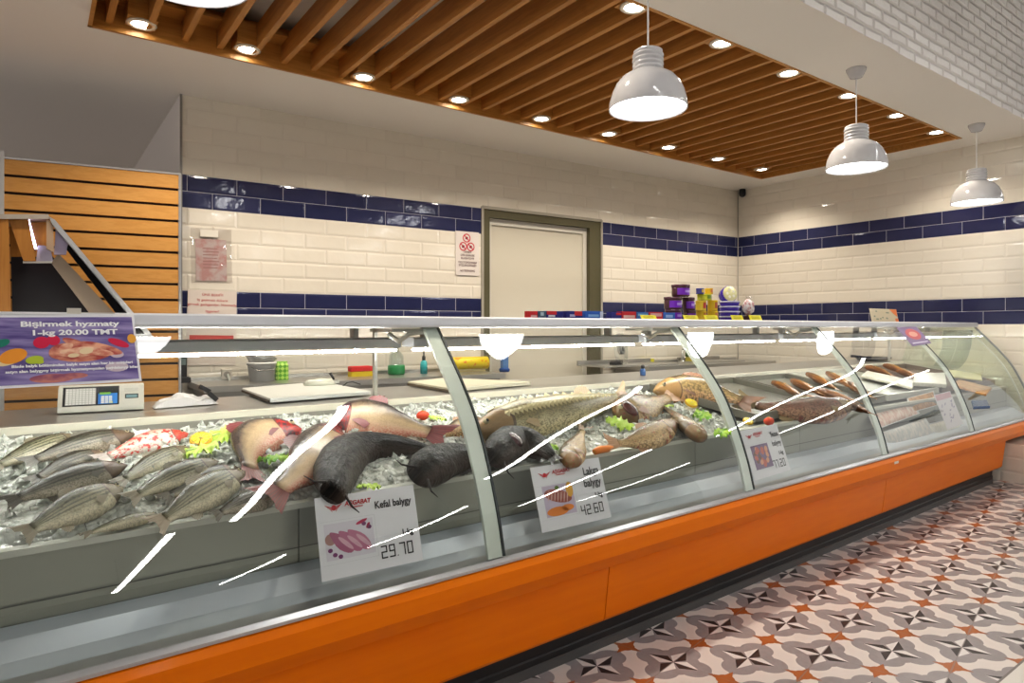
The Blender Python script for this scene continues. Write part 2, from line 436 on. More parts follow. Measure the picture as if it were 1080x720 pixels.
# recessed downlights: wooden box, white ring, lamp
def make_down():
    t = thing('recessed_downlight', '', 'downlight', (0,0,0))
    MB().box(-.075,.075,-.075,.075,.012,.14).build('wooden_box', W_FASCIA, t)
    MB().lathe((0,0,0), [(.052,.012),(.075,.012),(.078,.004),(.072,0),(.055,.0),(.052,.012)], 28, cap=False).build('ring', flat((.78,.72,.62), .25, .3), t)
    MB().lathe((0,0,0), [(0,.006),(.053,.006)], 24).build('lamp_face', DOWN, t)
    return t
dl = make_down()
zd = 1.25 + 1.545 * S
far = [on_z(x, y, zd) for x, y in [(148,31),(259,56),(383,83),(484,106),(571,126),(642,142),(705,156),(757,168),(803,179)]]
near = [on_z(x, y, zd) for x, y in [(670,8),(763,46),(832,78),(897,101),(947,122),(988,140)]]
yfar = sum(p.y for p in far)/len(far); ynear = sum(p.y for p in near)/len(near)
stepx = (far[-1].x - far[0].x) / 8
pts = [(p.x, min(p.y, WF-.105), 'far', ORD[i]+' downlight from the left along the far edge of the oak ceiling panel') for i, p in enumerate(far)]
names6 = ['nearest','second nearest','third nearest','third from the right','second from the right','rightmost']
pts += [(p.x, max(p.y, WN+.10), 'near', names6[i]+' visible downlight along the near edge of the oak ceiling panel') for i, p in enumerate(near)]
nextra = [near[0].x - stepx * k for k in (1, 2)]
for i, (x, y, row, lab) in enumerate(pts):
    o = dl if i == 0 else dup(dl, (x, y, zd))
    o.location = (x, y, zd); o['label'] = lab; o['group'] = 'downlights round the oak ceiling panel'
for k, x in enumerate(nextra):
    dup(dl, (x, pts[9][1], zd), label='downlight on the near edge above the camera, ' + ['beside the nearest visible one','two before the nearest visible one'][k], group='downlights round the oak ceiling panel')
def spot(loc, energy, ang, col=(1,.9,.76), blend=.6, r=.04):
    l = bpy.data.lights.new('downlight_beam', 'SPOT'); l.energy = energy; l.spot_size = math.radians(ang); l.spot_blend = blend; l.color = col; l.shadow_soft_size = r
    o = bpy.data.objects.new('downlight_beam', l); COL.objects.link(o); o.location = loc; return o
for x, y, row, lab in pts: spot((x, y, zd-.012), 40 if row == 'far' else 28, 130)
for x in nextra: spot((x, pts[9][1], zd-.012), 26, 125)

# pendants
def make_pendant():
    t = thing('pendant_lamp', '', 'pendant lamp', (0,0,0))       # origin at the rim centre
    R = .182
    outer = [(R,0),(R*1.005,.006),(R*.985,.035),(R*.93,.075),(R*.83,.115),(R*.68,.148),(R*.5,.168),(.074,.178)]
    inner = [(.07,.172),(R*.5,.162),(R*.68,.142),(R*.82,.11),(R*.915,.072),(R*.965,.035),(R*.975,.0),(R,0)]
    MB().lathe((0,0,0), outer + inner, 48, cap=False).build('shade', SHADE, t)
    neck = [(.07,.172)]
    for k in range(4): z = .178 + k*.021; neck += [(.066,z),(.073,z+.005),(.073,z+.012),(.066,z+.017)]
    neck += [(.068,.262),(.068,.272),(.060,.277),(.02,.279),(.008,.283),(.0,.283)]
    MB().lathe((0,0,0), neck, 32, cap=False).build('ribbed_neck', SHADE, t)
    MB().lathe((0,0,0), [(R*.965,.012),(0,.012)], 40).build('diffuser', LAMPDISC, t)
    hh = H - PZ
    MB().tube([(0,0,.28),(0,0,hh-.05)], .0042, 8).build('cord', flat((.78,.77,.75), .5), t)
    MB().lathe((0,0,hh), [(.0,-.062),(.018,-.06),(.038,-.054),(.058,-.012),(.06,0),(0,0)], 28).build('ceiling_rose', SHADE, t)
    return t
PZ = 1.25 + .93 * S; PY = 1.927 * S
pen = make_pendant()
for i, (x, lab) in enumerate(((2.122, 'white dome pendant lamp hanging in front of the oak slats, second from the left'), (.325, 'white dome pendant lamp cut off by the top edge, leftmost of the four'), (3.906, 'white dome pendant lamp between the oak panel and brick beam, third from the left'), (5.711, 'smallest-looking white dome pendant lamp hanging by the right tiled wall'))):
    o = pen if i == 0 else dup(pen, (0,0,0))
    o.location = (x*S, PY, PZ); o['label'] = lab; o['group'] = 'pendant lamps over the counter'

# shop lighting behind the viewer: linear battens running towards the counter
def make_batten():
    t = thing('linear_batten_light', '', 'ceiling light', (0,0,0))
    MB().box(-.05,.05,-1.9,1.9,.02,.07).build('housing', WHITE, t)
    MB().box(-.034,.034,-1.88,1.88,0,.02).build('led_diffuser', BATTEN, t)
    for y in (-1.4, 1.4): MB().tube([(0,y,.07),(0,y,HS-3.2)], .004, 6).build('hanger', STEEL_D, t)
    return t
bt = make_batten()
for i, (x, y) in enumerate(((1.80,-.70),(4.86,-.72),(9.35,-.30),(12.5,-1.1),(1.28,-4.6),(7.9,-4.3),(5.8,-6.6),(11.5,-6.6),(3.4,-8.0))):
    o = bt if i == 0 else dup(bt, (0,0,0))
    o.location = (x, y, 3.2); o['label'] = 'white linear batten light hung from the shop ceiling facing the counter, %s' % ORD[i]; o['group'] = 'shop batten lights'

# security camera in the corner
p = on_wall(783, 203.5, .1); 
t = thing('security_camera', 'small black dome security camera in the top back corner of the walls', 'camera', p)
MB().lathe(p, [(0,.05),(.035,.05),(.04,.0),(.036,-.03),(.02,-.045),(0,-.05)], 20).build('dome', BLACK, t)
MB().lathe(p + Vec((0,0,.05)), [(.045,0),(.045,.02),(0,.02)], 20).build('mount', flat((.6,.58,.54), .4), t)
MB().lathe(p + Vec((-.022,-.03,-.01)), [(.012,0),(.010,.01),(0,.012)], 14, ax=(-.6,-.8,0)).build('lens', flat((.05,.05,.07), .05), t)

# ------------------------------------------------------------------ refrigerated counter
U0, UE = -1.25, 6.91
GP = [(1.80,.50),(1.835,.63),(1.89,.775),(1.965,.925),(2.055,1.045),(2.14,1.14),(2.24,1.249)]
def catmull(pts, n):
    P = [tuple(2*a-b for a, b in zip(pts[0], pts[1]))] + pts + [tuple(2*a-b for a, b in zip(pts[-1], pts[-2]))]
    o = []
    for i in range(len(pts)-1):
        p0, p1, p2, p3 = P[i:i+4]
        for k in range(n):
            t = k/n
            o.append(tuple(.5*((2*b)+(-a+c)*t+(2*a-5*b+4*c-d)*t*t+(-a+3*b-3*c+d)*t**3) for a, b, c, d in zip(p0, p1, p2, p3)))
    return o + [pts[-1]]
GC = catmull(GP, 8)
def goff(d):  # profile offset inwards by d
    o = []
    for i, (v, z) in enumerate(GC):
        a, b = GC[max(i-1,0)], GC[min(i+1,len(GC)-1)]
        tv, tz = b[0]-a[0], b[1]-a[1]; l = math.hypot(tv, tz)
        o.append((v + d*tz/l, z - d*tv/l))
    return o
def on_glass(px, py, d=0.0):
    best = None
    pr = goff(d)
    for i in range(len(pr)-1):
        for k in range(6):
            t = k/6; v = pr[i][0]*(1-t)+pr[i+1][0]*t; z = pr[i][1]*(1-t)+pr[i+1][1]*t
            p = on_v(px, py, v); e = abs(p.z - z)
            if best is None or e < best[0]: best = (e, p)
    return best[1]
ct = thing('display_counter', 'long orange refrigerated fish counter with curved glass front along the shop', 'display counter', cv(3, 2.3, 0))
# lower front: orange panels with seams, bumper nose, black kick
SEAMS = [U0, .05, on_v(638, 640, 1.86).x, 4.15, 6.31]
for a, b in zip(SEAMS, SEAMS[1:]):
    MB().prof([(1.835,.345),(1.862,.13),(1.87,.118),(1.90,.118),(1.90,.345)], a+.002, b-.002, closed=True).build('lower_panel', ORANGE, ct)
MB().prof([(1.835,.345),(1.805,.352),(1.778,.40),(1.775,.455),(1.784,.474),(1.80,.478),(1.86,.478),(1.86,.345)], U0, UE, closed=True).build('front_bumper', ORANGE, ct)
MB().prof([(1.90,.118),(1.905,.06),(1.90,.055),(1.90,.012),(1.94,.012),(1.94,.118)], U0, 6.22, closed=True).build('kick_plate', RUBBER, ct)
q_ = on_v(945.5, 487.5, 1.774); MB().obox(q_, (.028,.028*TC,0), (0,.0012,0), (0,0,.007)).build('name_plate', flat((.75,.68,.62), .4), ct)
MB().prof([(1.893,.0),(1.893,.03),(1.901,.034),(1.905,.0)], U0, 6.20, closed=True).build('floor_seal', flat((.10,.098,.095), .4), ct)
MB().cbox(U0, 6.30, 1.945, 3.40, .02, .50).build('base_cabinet', flat((.25,.25,.25), .5, .3), ct)
# aluminium ledge under the glass
MB().prof([(1.788,.478),(1.786,.488),(1.792,.494),(1.800,.489),(1.806,.495),(1.84,.502),(1.84,.485),(1.80,.478)], U0, UE, closed=True).build('front_rail', ALU, ct)
MB().prof([(1.84,.500),(1.90,.512),(1.945,.545),(1.998,.556),(1.998,.50),(1.84,.48)], U0, UE, closed=True).build('inner_ledge', flat((.60,.64,.69), .3, .25), ct)
# stainless inner front, display deck, rear rim and worktop
LIPZ, DV0, DV1, DZ0, DZ1 = .730, 2.0, 2.84, .728, .853
def dz(v): return DZ0 + (DZ1-DZ0)*(v-DV0)/(DV1-DV0)
sf = MB(); pw = .94; k = 0; u = U0
while u < UE - .1:
    u2 = min(u + pw, UE); sf.prof([(2.0,.716),(2.0,.556),(2.03,.556),(2.03,.716)], u+.0015, u2-.0015, closed=True); u = u2
sf.build('inner_front', INOX, ct)
MB().prof([(1.996,.603),(1.996,.600)], U0, UE).build('panel_joint', flat((.13,.13,.12), .5), ct)
MB().prof([(1.992,.716),(1.992,.732),(2.03,.732),(2.03,.716)], U0, UE, closed=True).build('deck_lip', flat((.62,.63,.57), .35, .2), ct)
MB().prof([(2.03,.715),(2.03,.722),(DV1,dz(DV1)-.012),(DV1+.01,dz(DV1)-.012),(DV1+.01,.70),(2.03,.69)], U0, UE, closed=True).build('deck', INOX, ct)
MB().prof([(2.848,.82),(2.848,.886),(2.86,.886),(2.86,.82)], U0, UE, closed=True).build('rear_upstand', flat((.36,.35,.31), .35, .4), ct)
MB().prof([(2.846,.886),(2.846,.912),(2.853,.914),(2.853,.886)], U0, UE, closed=True).build('rear_rim', CREAM, ct)
MB().prof([(2.853,.90),(2.853,.914),(3.42,.914),(3.42,.90)], U0, UE, closed=True).build('worktop', STEEL, ct)
MB().cbox(U0, UE, 3.36, 3.40, .5, .90).build('back_panel', STEEL_D, ct)
# glass bays
MU = [on_v(532,585,1.80).x, on_v(795.6,516.7,1.80).x, on_v(937,475,1.80).x, on_v(1028,452,1.80).x]
MU = [MU[0] - 1.43] + MU
ed = [U0] + MU + [UE]
for i, (a, b) in enumerate(zip(ed, ed[1:])):
    MB().prof(GC, a+.003, b-.003, smooth=True).build('front_glass', GLASS, ct)
for m in MU:
    s = MB(); s.prof([(v, z) for v, z in goff(.002)] + goff(.014)[::-1], m-.062, m-.006, closed=True)
    a = s.build('glass_support', flat((.72,.77,.70), .35, .1), ct)
    s = MB(); s.prof([(v, z) for v, z in goff(-.002)] + goff(.006)[::-1], m-.004, m+.004, closed=True)
    s.build('glass_seam', flat((.05,.06,.06), .3), ct)
    s = MB()                                             # bent hook that hinges the pane under the shelf
    s.tube([cv(m-.05,2.24,1.235), cv(m-.09,2.30,1.225), cv(m-.12,2.33,1.195), cv(m-.15,2.36,1.225)], .010, 8)
    s.cbox(m-.19, m-.02, 2.25, 2.44, 1.232, 1.244)
    s.build('glass_hinge', flat((.58,.57,.53), .3, .4), ct)
MB().tube([cv(UE, v, z) for v, z in GC], .009, 8).build('end_trim', flat((.30,.31,.31), .3, .6), ct)
eg = [(v, z) for v, z in GC] + [(2.76,1.255),(2.86,.92),(2.0,.556),(1.84,.502)]
MB().add([cv(UE-.004, v, z) for v, z in eg], [tuple(range(len(eg)))]).build('end_glass', GLASS_END, ct)
iv = [(v+.05, z-.02) for v, z in GC if z > .56]
MB().tube([cv(UE-.012, v, z) for v, z in iv], .006, 6).build('end_bracket', flat((.62,.65,.60), .3, .2), ct)
# top shelf with light housing
MB().prof([(2.215,1.250),(2.212,1.258),(2.215,1.284),(2.224,1.290),(2.25,1.290),(2.25,1.247)], U0, UE, closed=True).build('shelf_edge', ALU_W, ct)
MB().prof([(2.25,1.262),(2.25,1.285),(2.92,1.285),(2.92,1.262)], U0, UE, closed=True).build('top_shelf', flat((.27,.28,.27), .4, .2), ct)
HU = [U0] + MU + [UE]
for a, b in zip(HU, HU[1:]):
    MB().prof([(2.50,1.206),(2.49,1.20),(2.49,1.167),(2.60,1.167),(2.60,1.206)], a+.03, b-.03, closed=True).build('light_housing', flat((.74,.77,.83), .35, .1), ct)
    MB().prof([(2.515,1.160),(2.512,1.156),(2.515,1.150),(2.523,1.150),(2.526,1.156),(2.523,1.160)], a+.04, b-.04, closed=True).build('led_tube', LED, ct)
    for u in (a+.10, b-.22):
        MB().cbox(u, u+.02, 2.53, 2.57, 1.206, 1.263).build('housing_hanger', flat((.5,.5,.48), .3, .4), ct)
        MB().cbox(u, u+.02, 2.514, 2.524, 1.158, 1.170).build('tube_clip', WHITE, ct)
for u in (-.9, on_v(395.5, 390, 2.89).x, 6.7):
    MB().cbox(u-.008, u+.008, 2.88, 2.90, .914, 1.262).build('shelf_post', flat((.5,.5,.47), .3, .5), ct)

# ------------------------------------------------------------------ crushed ice
IU0, IU1 = U0 + .02, 3.02
def ice_z(u, v):
    a = dz(v) + .012
    n = mnoise.noise(Vec((u*5, v*5, 1.3))) * .016 + mnoise.noise(Vec((u*17, v*17, 4.1))) * .010 + mnoise.noise(Vec((u*42, v*42, 7.7))) * .006
    e = min(1, max(0, (v-2.03)/.05)) * min(1, max(0, (2.85-v)/.05)) * min(1, max(0, (IU1-u)/.12))
    return dz(v) - .004 + (.028 + n) * e
ICE = Mt('crushed_ice', (.80,.84,.83), .12, spec=.7)
_v = ICE.noise(None, 55, 3, .6); _w = ICE.vor(ICE.nt.nodes.new('ShaderNodeTexCoord').outputs['Object'], 48)
ICE.color(ICE.mix(_w.step(.1,.75) * .7 + _v * .3, (.95,.96,.91), (.70,.72,.66)))
ICE.bump(_v * .6 + _w * -1.0, .8, .02)
ICE.b.inputs['Transmission Weight'].default_value = .12; ICE.b.inputs['IOR'].default_value = 1.31
ICE = ICE.m
ib = MB(); NU, NV = 300, 62
ib.add([cv(IU0+(IU1-IU0)*i/NU, 2.032+.812*j/NV, ice_z(IU0+(IU1-IU0)*i/NU, 2.032+.812*j/NV)) for i in range(NU+1) for j in range(NV+1)],
       [(i*(NV+1)+j, (i+1)*(NV+1)+j, (i+1)*(NV+1)+j+1, i*(NV+1)+j+1) for i in range(NU) for j in range(NV)], True)
r_ = random.Random(11)
OCT = [(1,0,0),(-1,0,0),(0,1,0),(0,-1,0),(0,0,1),(0,0,-1)]; OF = [(0,2,4),(2,1,4),(1,3,4),(3,0,4),(2,0,5),(1,2,5),(3,1,5),(0,3,5)]
CUB = [(x,y,z) for x in (-1,1) for y in (-1,1) for z in (-1,1)]; CF = [(0,1,3,2),(4,6,7,5),(0,4,5,1),(2,3,7,6),(0,2,6,4),(1,5,7,3)]
for k in range(2600):
    u = IU0 + (IU1-IU0)*r_.random(); v = 2.04 + .78*r_.random()
    s_ = .006 + .014 * r_.random()**1.6
    c = cv(u, v, ice_z(u, v) + s_*.35)
    R3 = Matrix.Rotation(r_.random()*6.3, 3, Vec((r_.random()-.5, r_.random()-.5, r_.random()-.5+.01)))
    base, fc = (CUB, CF) if k % 3 else (OCT, OF)
    q = .75 if base is CUB else 1.15
    ib.add([c + R3 @ (Vec(p) * (s_ * q * (.6 + .7*r_.random()))) for p in base], fc)
ice = ib.build('crushed_ice', ICE)
tag(ice, 'bed of crushed ice under the fish in the left half of the counter', 'ice', kind='stuff')

# ------------------------------------------------------------------ fish
def fmat(name, back, side, belly, head=None, hu=.2, stripes=0, stripe_col=None, scale=0, scale_k=.4, red=0, red_col=(.42,.02,.015), rough=.22, spots=0, seed=0.0, head_red=0, fins=None, wrinkle=0, red_belly=0):
    M = Mt(name, rough=rough, spec=.12 if wrinkle else .45); u, v = M.uv()
    vec = M.comb(u * 6.0 + seed, v * 2.2, seed)
    n = M.noise(vec, 2.2, 5, .65); n2 = M.noise(vec, 9, 4, .6)
    w = v + (n - .5) * .28
    c = M.mix(w.step(.18, .46), belly, side)
    c = M.mix(w.step(.55, .86), c, back)
    if stripes:
        st = ((v + (u*7).sin()*.012) * stripes * 6.283).sin().step(-.1, .5) * v.step(.25,.4) * (n2 * 1.9).sat()
        c = M.mix(st * .95, c, stripe_col or back)
    if scale:
        sv = M.vor(M.comb(u * scale, v * scale * .42, 0.0), 1.0)
        c = M.mix(sv.step(.35, .8) * scale_k * u.step(hu, hu+.05), c, tuple(x*.35 for x in side))
    if spots:
        sp_ = M.vor(vec, spots).lt(.22) * v.gt(.35); c = M.mix(sp_ * .6, c, tuple(x*.4 for x in back))
    if head:
        hm = (hu + (v - .5) * (v - .5) * -.22 + .02 - u).step(-.008, .008)
        hc = M.mix(n2, head, tuple(x*.55 for x in head))
        if head_red: hc = M.mix((n.step(.42, .55) * v.step(.85,.55)) * head_red, hc, red_col)
        c = M.mix(hm, c, hc)
        line = (hu + (v - .5) * (v - .5) * -.22 + .02 - u).abs().lt(.009)
        c = M.mix(line * .75, c, (.06,.03,.025))
    if red:
        rm = n.step(.60 - red*.18, .66 - red*.16)
        c = M.mix(rm, c, M.mix(n2, red_col, tuple(min(1, x*1.7) for x in red_col)))
    if red_belly:
        c = M.mix((v.step(.34, .10) * n2.step(.38, .6) * .8) * u.gt(hu), c, (.50,.07,.05))
    if wrinkle:
        n3 = M.noise(M.comb(u * 5.0, v * 1.8, seed), 4, 5, .62)
        c = M.mix(n3.step(.50, .66) * .8, c, (.034,.025,.020))
        M.color(c); M.bump(n3 * 1.0 + n * .4, .9, .016); return M.m
    M.color(c)
    M.bump(n2 * .5 + n * .5, .35, .008); return M.m
def finmat(name, col, col2):
    M = Mt(name, col, .35); u, v = M.uv()
    st = (v * 75).sin() * .5 + .5
    M.color(M.mix(st * .6 + M.noise(None, 60, 2) * .4, col, col2)); M.bump(st, .2, .002); return M.m
EYE_W = flat((.55,.48,.30), .1); EYE_B = flat((.008,.008,.008), .05)
FUSI = [(0,.04,.2),(.05,.30,.45),(.12,.56,.72),(.22,.82,.93),(.38,1,1),(.58,.90,.86),(.78,.60,.55),(.92,.36,.32),(1,.30,.22)]
DEEP = [(0,.06,.25),(.04,.30,.46),(.1,.52,.74),(.2,.80,.94),(.36,1,1),(.56,.92,.86),(.76,.58,.54),(.9,.34,.32),(1,.30,.22)]
KIND = {
 'mullet': dict(m=fmat('mullet_skin', (.032,.034,.015), (.29,.27,.175), (.68,.62,.46), (.20,.155,.085), .21, stripes=8, stripe_col=(.045,.045,.022), scale=60, scale_k=.45, spots=2.4, seed=1.1),
                f=finmat('mullet_fin', (.13,.11,.07), (.27,.23,.16)), prof=FUSI, h=.25, th=.66),
 'greymullet': dict(m=fmat('grey_fish_skin', (.016,.017,.013), (.15,.135,.10), (.46,.40,.31), (.16,.10,.06), .22, stripes=7, stripe_col=(.03,.03,.02), scale=64, scale_k=.6, seed=4.2),
                f=finmat('grey_fin', (.05,.045,.035), (.15,.13,.10)), prof=FUSI, h=.25, th=.66),
 'redfish': dict(m=fmat('red_blotched_skin', (.62,.40,.32), (.78,.68,.58), (.80,.74,.66), (.62,.13,.07), .2, scale=48, scale_k=.35, red=.55, red_col=(.42,.018,.012), seed=2.3, head_red=1),
                f=finmat('pale_fin', (.58,.48,.44), (.72,.64,.58)), prof=DEEP, h=.30, th=.6),
 'carp': dict(m=fmat('pale_carp_skin', (.055,.040,.038), (.60,.43,.26), (.72,.50,.36), (.075,.045,.055), .225, scale=85, scale_k=.22, seed=6.1, head_red=1, rough=.2, red_belly=1),
                f=finmat('red_fin', (.28,.04,.035), (.09,.05,.055)), prof=DEEP, h=.40, th=.5),
 'catfish': dict(m=fmat('black_catfish_skin', (.003,.003,.003), (.007,.006,.0055), (.07,.052,.042), None, .2, seed=8.4, rough=.32, wrinkle=1),
                f=finmat('black_fin', (.012,.010,.010), (.04,.03,.028)), prof=[(0,.45,.4),(.03,.66,.55),(.08,.82,.75),(.18,.96,.95),(.32,1,1),(.55,.86,.8),(.8,.58,.5),(.93,.36,.3),(1,.22,.1)], h=.25, th=.78),
 'sturgeon': dict(m=fmat('sturgeon_skin', (.46,.36,.14), (.27,.215,.085), (.80,.70,.42), (.46,.29,.13), .2, scale=90, scale_k=.7, spots=3.5, seed=3.7, rough=.3),
                f=finmat('tan_fin', (.40,.28,.14), (.55,.41,.24)), prof=[(0,.06,.2),(.05,.28,.4),(.12,.56,.7),(.2,.80,.92),(.36,1,1),(.6,.90,.88),(.8,.62,.6),(.94,.34,.3),(1,.22,.18)], h=.20, th=.8),
 'goldcarp': dict(m=fmat('golden_carp_skin', (.13,.085,.035), (.54,.37,.16), (.76,.46,.24), (.56,.33,.13), .24, scale=36, scale_k=.95, seed=9.2, rough=.24),
                f=finmat('brown_fin', (.18,.08,.04), (.30,.15,.08)), prof=DEEP, h=.34, th=.55),
 'browncarp': dict(m=fmat('brown_fish_skin', (.10,.065,.022), (.42,.27,.10), (.66,.46,.24), (.28,.17,.07), .25, scale=46, scale_k=.75, seed=5.5, rough=.26, red=.05, red_col=(.22,.025,.02)),
                f=finmat('brown_fin_2', (.27,.13,.06), (.42,.24,.12)), prof=DEEP, h=.32, th=.58),
 'redcarp': dict(m=fmat('dark_red_fish_skin', (.055,.030,.020), (.21,.10,.065), (.44,.25,.15), (.28,.19,.10), .2, scale=64, scale_k=.8, seed=7.5, rough=.26, red=.10, red_col=(.16,.03,.02)),
                f=finmat('olive_fin', (.15,.105,.04), (.32,.23,.10)), prof=DEEP, h=.24, th=.7),
 'smoked': dict(m=fmat('smoked_skin', (.22,.075,.012), (.58,.27,.04), (.74,.47,.14), (.36,.12,.02), .22, scale=50, scale_k=.35, seed=2.9, rough=.25),
                f=finmat('smoked_fin', (.28,.11,.02), (.48,.22,.05)), prof=[(0,.3,.5),(.06,.6,.7),(.2,.9,.95),(.4,1,1),(.7,.75,.75),(.9,.4,.4),(1,.3,.22)], h=.24, th=.75),
 'darksmoked': dict(m=fmat('dark_smoked_skin', (.07,.025,.01), (.26,.11,.03), (.62,.40,.15), (.15,.05,.02), .22, scale=50, scale_k=.5, seed=1.9, rough=.25),
                f=finmat('dark_smoked_fin', (.12,.05,.02), (.3,.14,.05)), prof=[(0,.3,.5),(.06,.6,.7),(.2,.9,.95),(.4,1,1),(.7,.75,.75),(.9,.4,.4),(1,.3,.22)], h=.24, th=.75),
}
def lerp_prof(P, t):
    for (a, p, q), (b, r, s) in zip(P, P[1:]):
        if t <= b:
            k = (t-a)/(b-a); k = k*k*(3-2*k)*.4 + k*.6; return p+(r-p)*k, q+(s-q)*k
    return P[-1][1], P[-1][2]
NRM = Vec((-(TC)*0, -(DZ1-DZ0)/(DV1-DV0), 1)).normalized()
def on_deck(px, py, lift=0.0):
    d = ray(px, py); a = (DZ1-DZ0)/(DV1-DV0)
    # z = dz(v)+lift ; v = Y - TC*(X-3)
    k0 = DZ0 + lift - a*DV0 + a*3*TC
    s = (k0 - CH)/(d.z - a*(d.y - TC*d.x)); return _at(d, s)
def ice_top(p): return 0
FISHN = [0]
def fish(name, label, kind, head, mid, tail, h=None, roll=28, side=0, lift=.03, fins='dpat', eye=True, tailk=.72, fork=.4, group='whole fish on the ice', tf=.14, cat='fish', fwd=None, th=None, open_=None):
    K = KIND[kind]
    if mid is None: mid = ((head[0]+tail[0])/2, (head[1]+tail[1])/2 - 2.5)
    A, B, C = on_deck(*head, lift), on_deck(*mid, lift), on_deck(*tail, lift)
    ctl = B*2 - (A+C)*.5
    def bez(t): return A*(1-t)*(1-t) + ctl*(2*t*(1-t)) + C*(t*t)
    def dbez(t): return ((ctl-A)*(1-t) + (C-ctl)*t).normalized()
    L = sum((bez((i+1)/20)-bez(i/20)).length for i in range(20))
    hh = (h if h else K['h']*L)*.5; tt = hh*(th if th else K['th'])
    T0 = dbez(.5); lat0 = NRM.cross(T0)
    sd = (1 if lat0.y > 0 else -1) * (side if side else 1)
    ro = math.radians(roll)
    def frame(t):
        T = dbez(t); lat = NRM.cross(T).normalized()*sd
        d = lat*math.cos(ro) + NRM*math.sin(ro); k = NRM*math.cos(ro) - lat*math.sin(ro)
        return bez(t), T, d.normalized(), k.normalized()
    root = thing(name, label, cat, B, 0, group)
    te = 1 - tf
    b = MB(); nx, nr = 30, 16; vs, uv = [], []
    for i in range(nx+1):
        s = (i/nx)**1.25 if i < nx*.4 else None
        s = i/nx; s = s*s*.35 + s*.65
        ph, pt = lerp_prof(K['prof'], s)
        c, T, d, k = frame(s*te)
        for j in range(nr):
            a = 2*PI*j/nr; ca, sa = math.cos(a), math.sin(a)
            vs.append(c + d*(hh*ph*ca*(1.0 if ca > 0 else 1.04)) + k*(tt*pt*math.copysign(abs(sa)**.85, sa)))
            uv.append((s, .5+.5*ca))
    fs = [(i*nr+j, i*nr+(j+1)%nr, (i+1)*nr+(j+1)%nr, (i+1)*nr+j) for i in range(nx) for j in range(nr)]
    fs += [tuple(range(nr-1,-1,-1)), tuple(nx*nr+j for j in range(nr))]
    b.add(vs, fs, True, uv).build('body', K['m'], root)
    # tail fin
    b = MB(); vs, uv = [], []; m = 6; n = 10
    phb = lerp_prof(K['prof'], 1)[0]
    for i in range(m+1):
        r = i/m
        for j in range(n+1):
            s = j/n*2-1
            ext = r*(1-fork*(1-abs(s))**1.3)
            c, T, d, k = frame(min(1, te-.012+ext*(tf+.012)))
            w = hh*(phb*(1-r)+tailk*r)
            vs.append(c + d*(s*w) + k*(.0035*math.sin(j*2.4)*r + .004*(1-r)))
            uv.append((r, .5+.5*s))
    b.add(vs, [(i*(n+1)+j, (i+1)*(n+1)+j, (i+1)*(n+1)+j+1, i*(n+1)+j+1) for i in range(m) for j in range(n)], True, uv).build('tail_fin', K['f'], root)
    def strip(nm, sgn, t0, t1, fh, sweep=.04, shape=None):
        b = MB(); vs, uv = [], []; n = 14
        for i in range(n+1):
            q = i/n; t = t0+(t1-t0)*q; ph = lerp_prof(K['prof'], t)[0]
            c, T, d, k = frame(t*te)
            hgt = fh*hh*(shape(q) if shape else (math.sin(PI*min(1, q*1.3+.12))**.6 if q*1.3+.12 < 1 else 0.02)) * (.86+.14*(i % 2))
            base = c + d*(sgn*hh*ph*.96)
            vs += [base, base + d*(sgn*hgt) + T*(sweep*L*min(1, hgt/(fh*hh+1e-6)))]
            uv += [(0, q), (1, q)]
        b.add(vs, [(2*i, 2*i+2, 2*i+3, 2*i+1) for i in range(n)], True, uv).build(nm, K['f'], root)
    if 'd' in fins: strip('dorsal_fin', 1, .36, .66, .42)
    if 'D' in fins: strip('dorsal_fin', 1, .74, .9, .6)
    if 'a' in fins: strip('anal_fin', -1, .66, .84, .42)
    if 'v' in fins: strip('pelvic_fin', -1, .44, .56, .45)
    if 'L' in fins: strip('anal_fin', -1, .5, .97, .3, .01, lambda q: .9)
    if 'p' in fins:
        b = MB(); vs, uv = [], []
        c, T, d, k = frame(.27*te); ph, pt = lerp_prof(K['prof'], .27)
        o = c - d*(hh*ph*.38) + k*(tt*pt*.93)
        for i in range(4):
            for j in range(6):
                r = i/3; s = j/5*2-1
                vs.append(o + T*(r*hh*.85*(1-.25*abs(s))) + d*((s*.30*r-.10*r)*hh) + k*(.004 - .0*r)); uv.append((r, j/5))
        b.add(vs, [(i*6+j, (i+1)*6+j, (i+1)*6+j+1, i*6+j+1) for i in range(3) for j in range(5)], True, uv).build('pectoral_fin', K['f'], root)
    if eye:
        t = .085; c, T, d, k = frame(t*te); ph, pt = lerp_prof(K['prof'], t)
        o = c + d*(hh*ph*.36) + k*(tt*pt*.9); r = hh*.13
        e_ = MB().ball(o, r, 12).build('eye', EYE_W, root)
        MB().ball(o + k*(r*.55), r*.62, 10).build('pupil', EYE_B, e_)
    if kind == 'sturgeon':
        b = MB()
        for row, ang, nsc in ((0, PI*.5*.02, 14), (1, PI*.42, 26)):
            for i in range(nsc):
                t = .2 + .74*i/nsc; c, T, d, k = frame(t*te); ph, pt = lerp_prof(K['prof'], t)
                o = c + d*(hh*ph*math.cos(ang)) + k*(tt*pt*math.sin(ang))
                nrm = (d*math.cos(ang)+k*math.sin(ang)).normalized(); tan = (d*-math.sin(ang)+k*math.cos(ang)).normalized()
                w = hh*ph*.19*(1.4 if row == 0 else 1.25); l = L*.013*(1.6 if row == 0 else .72)
                b.add([o-T*l-nrm*.002, o+tan*w-nrm*.002, o+T*l*1.3, o-tan*w-nrm*.002, o+nrm*w*(1.1 if row == 0 else .7)+T*l*.5], [(0,1,4),(1,2,4),(2,3,4),(3,0,4)])
        b.build('scute_rows', flat((.74,.64,.38), .4), root)
        c, T, d, k = frame(.05)
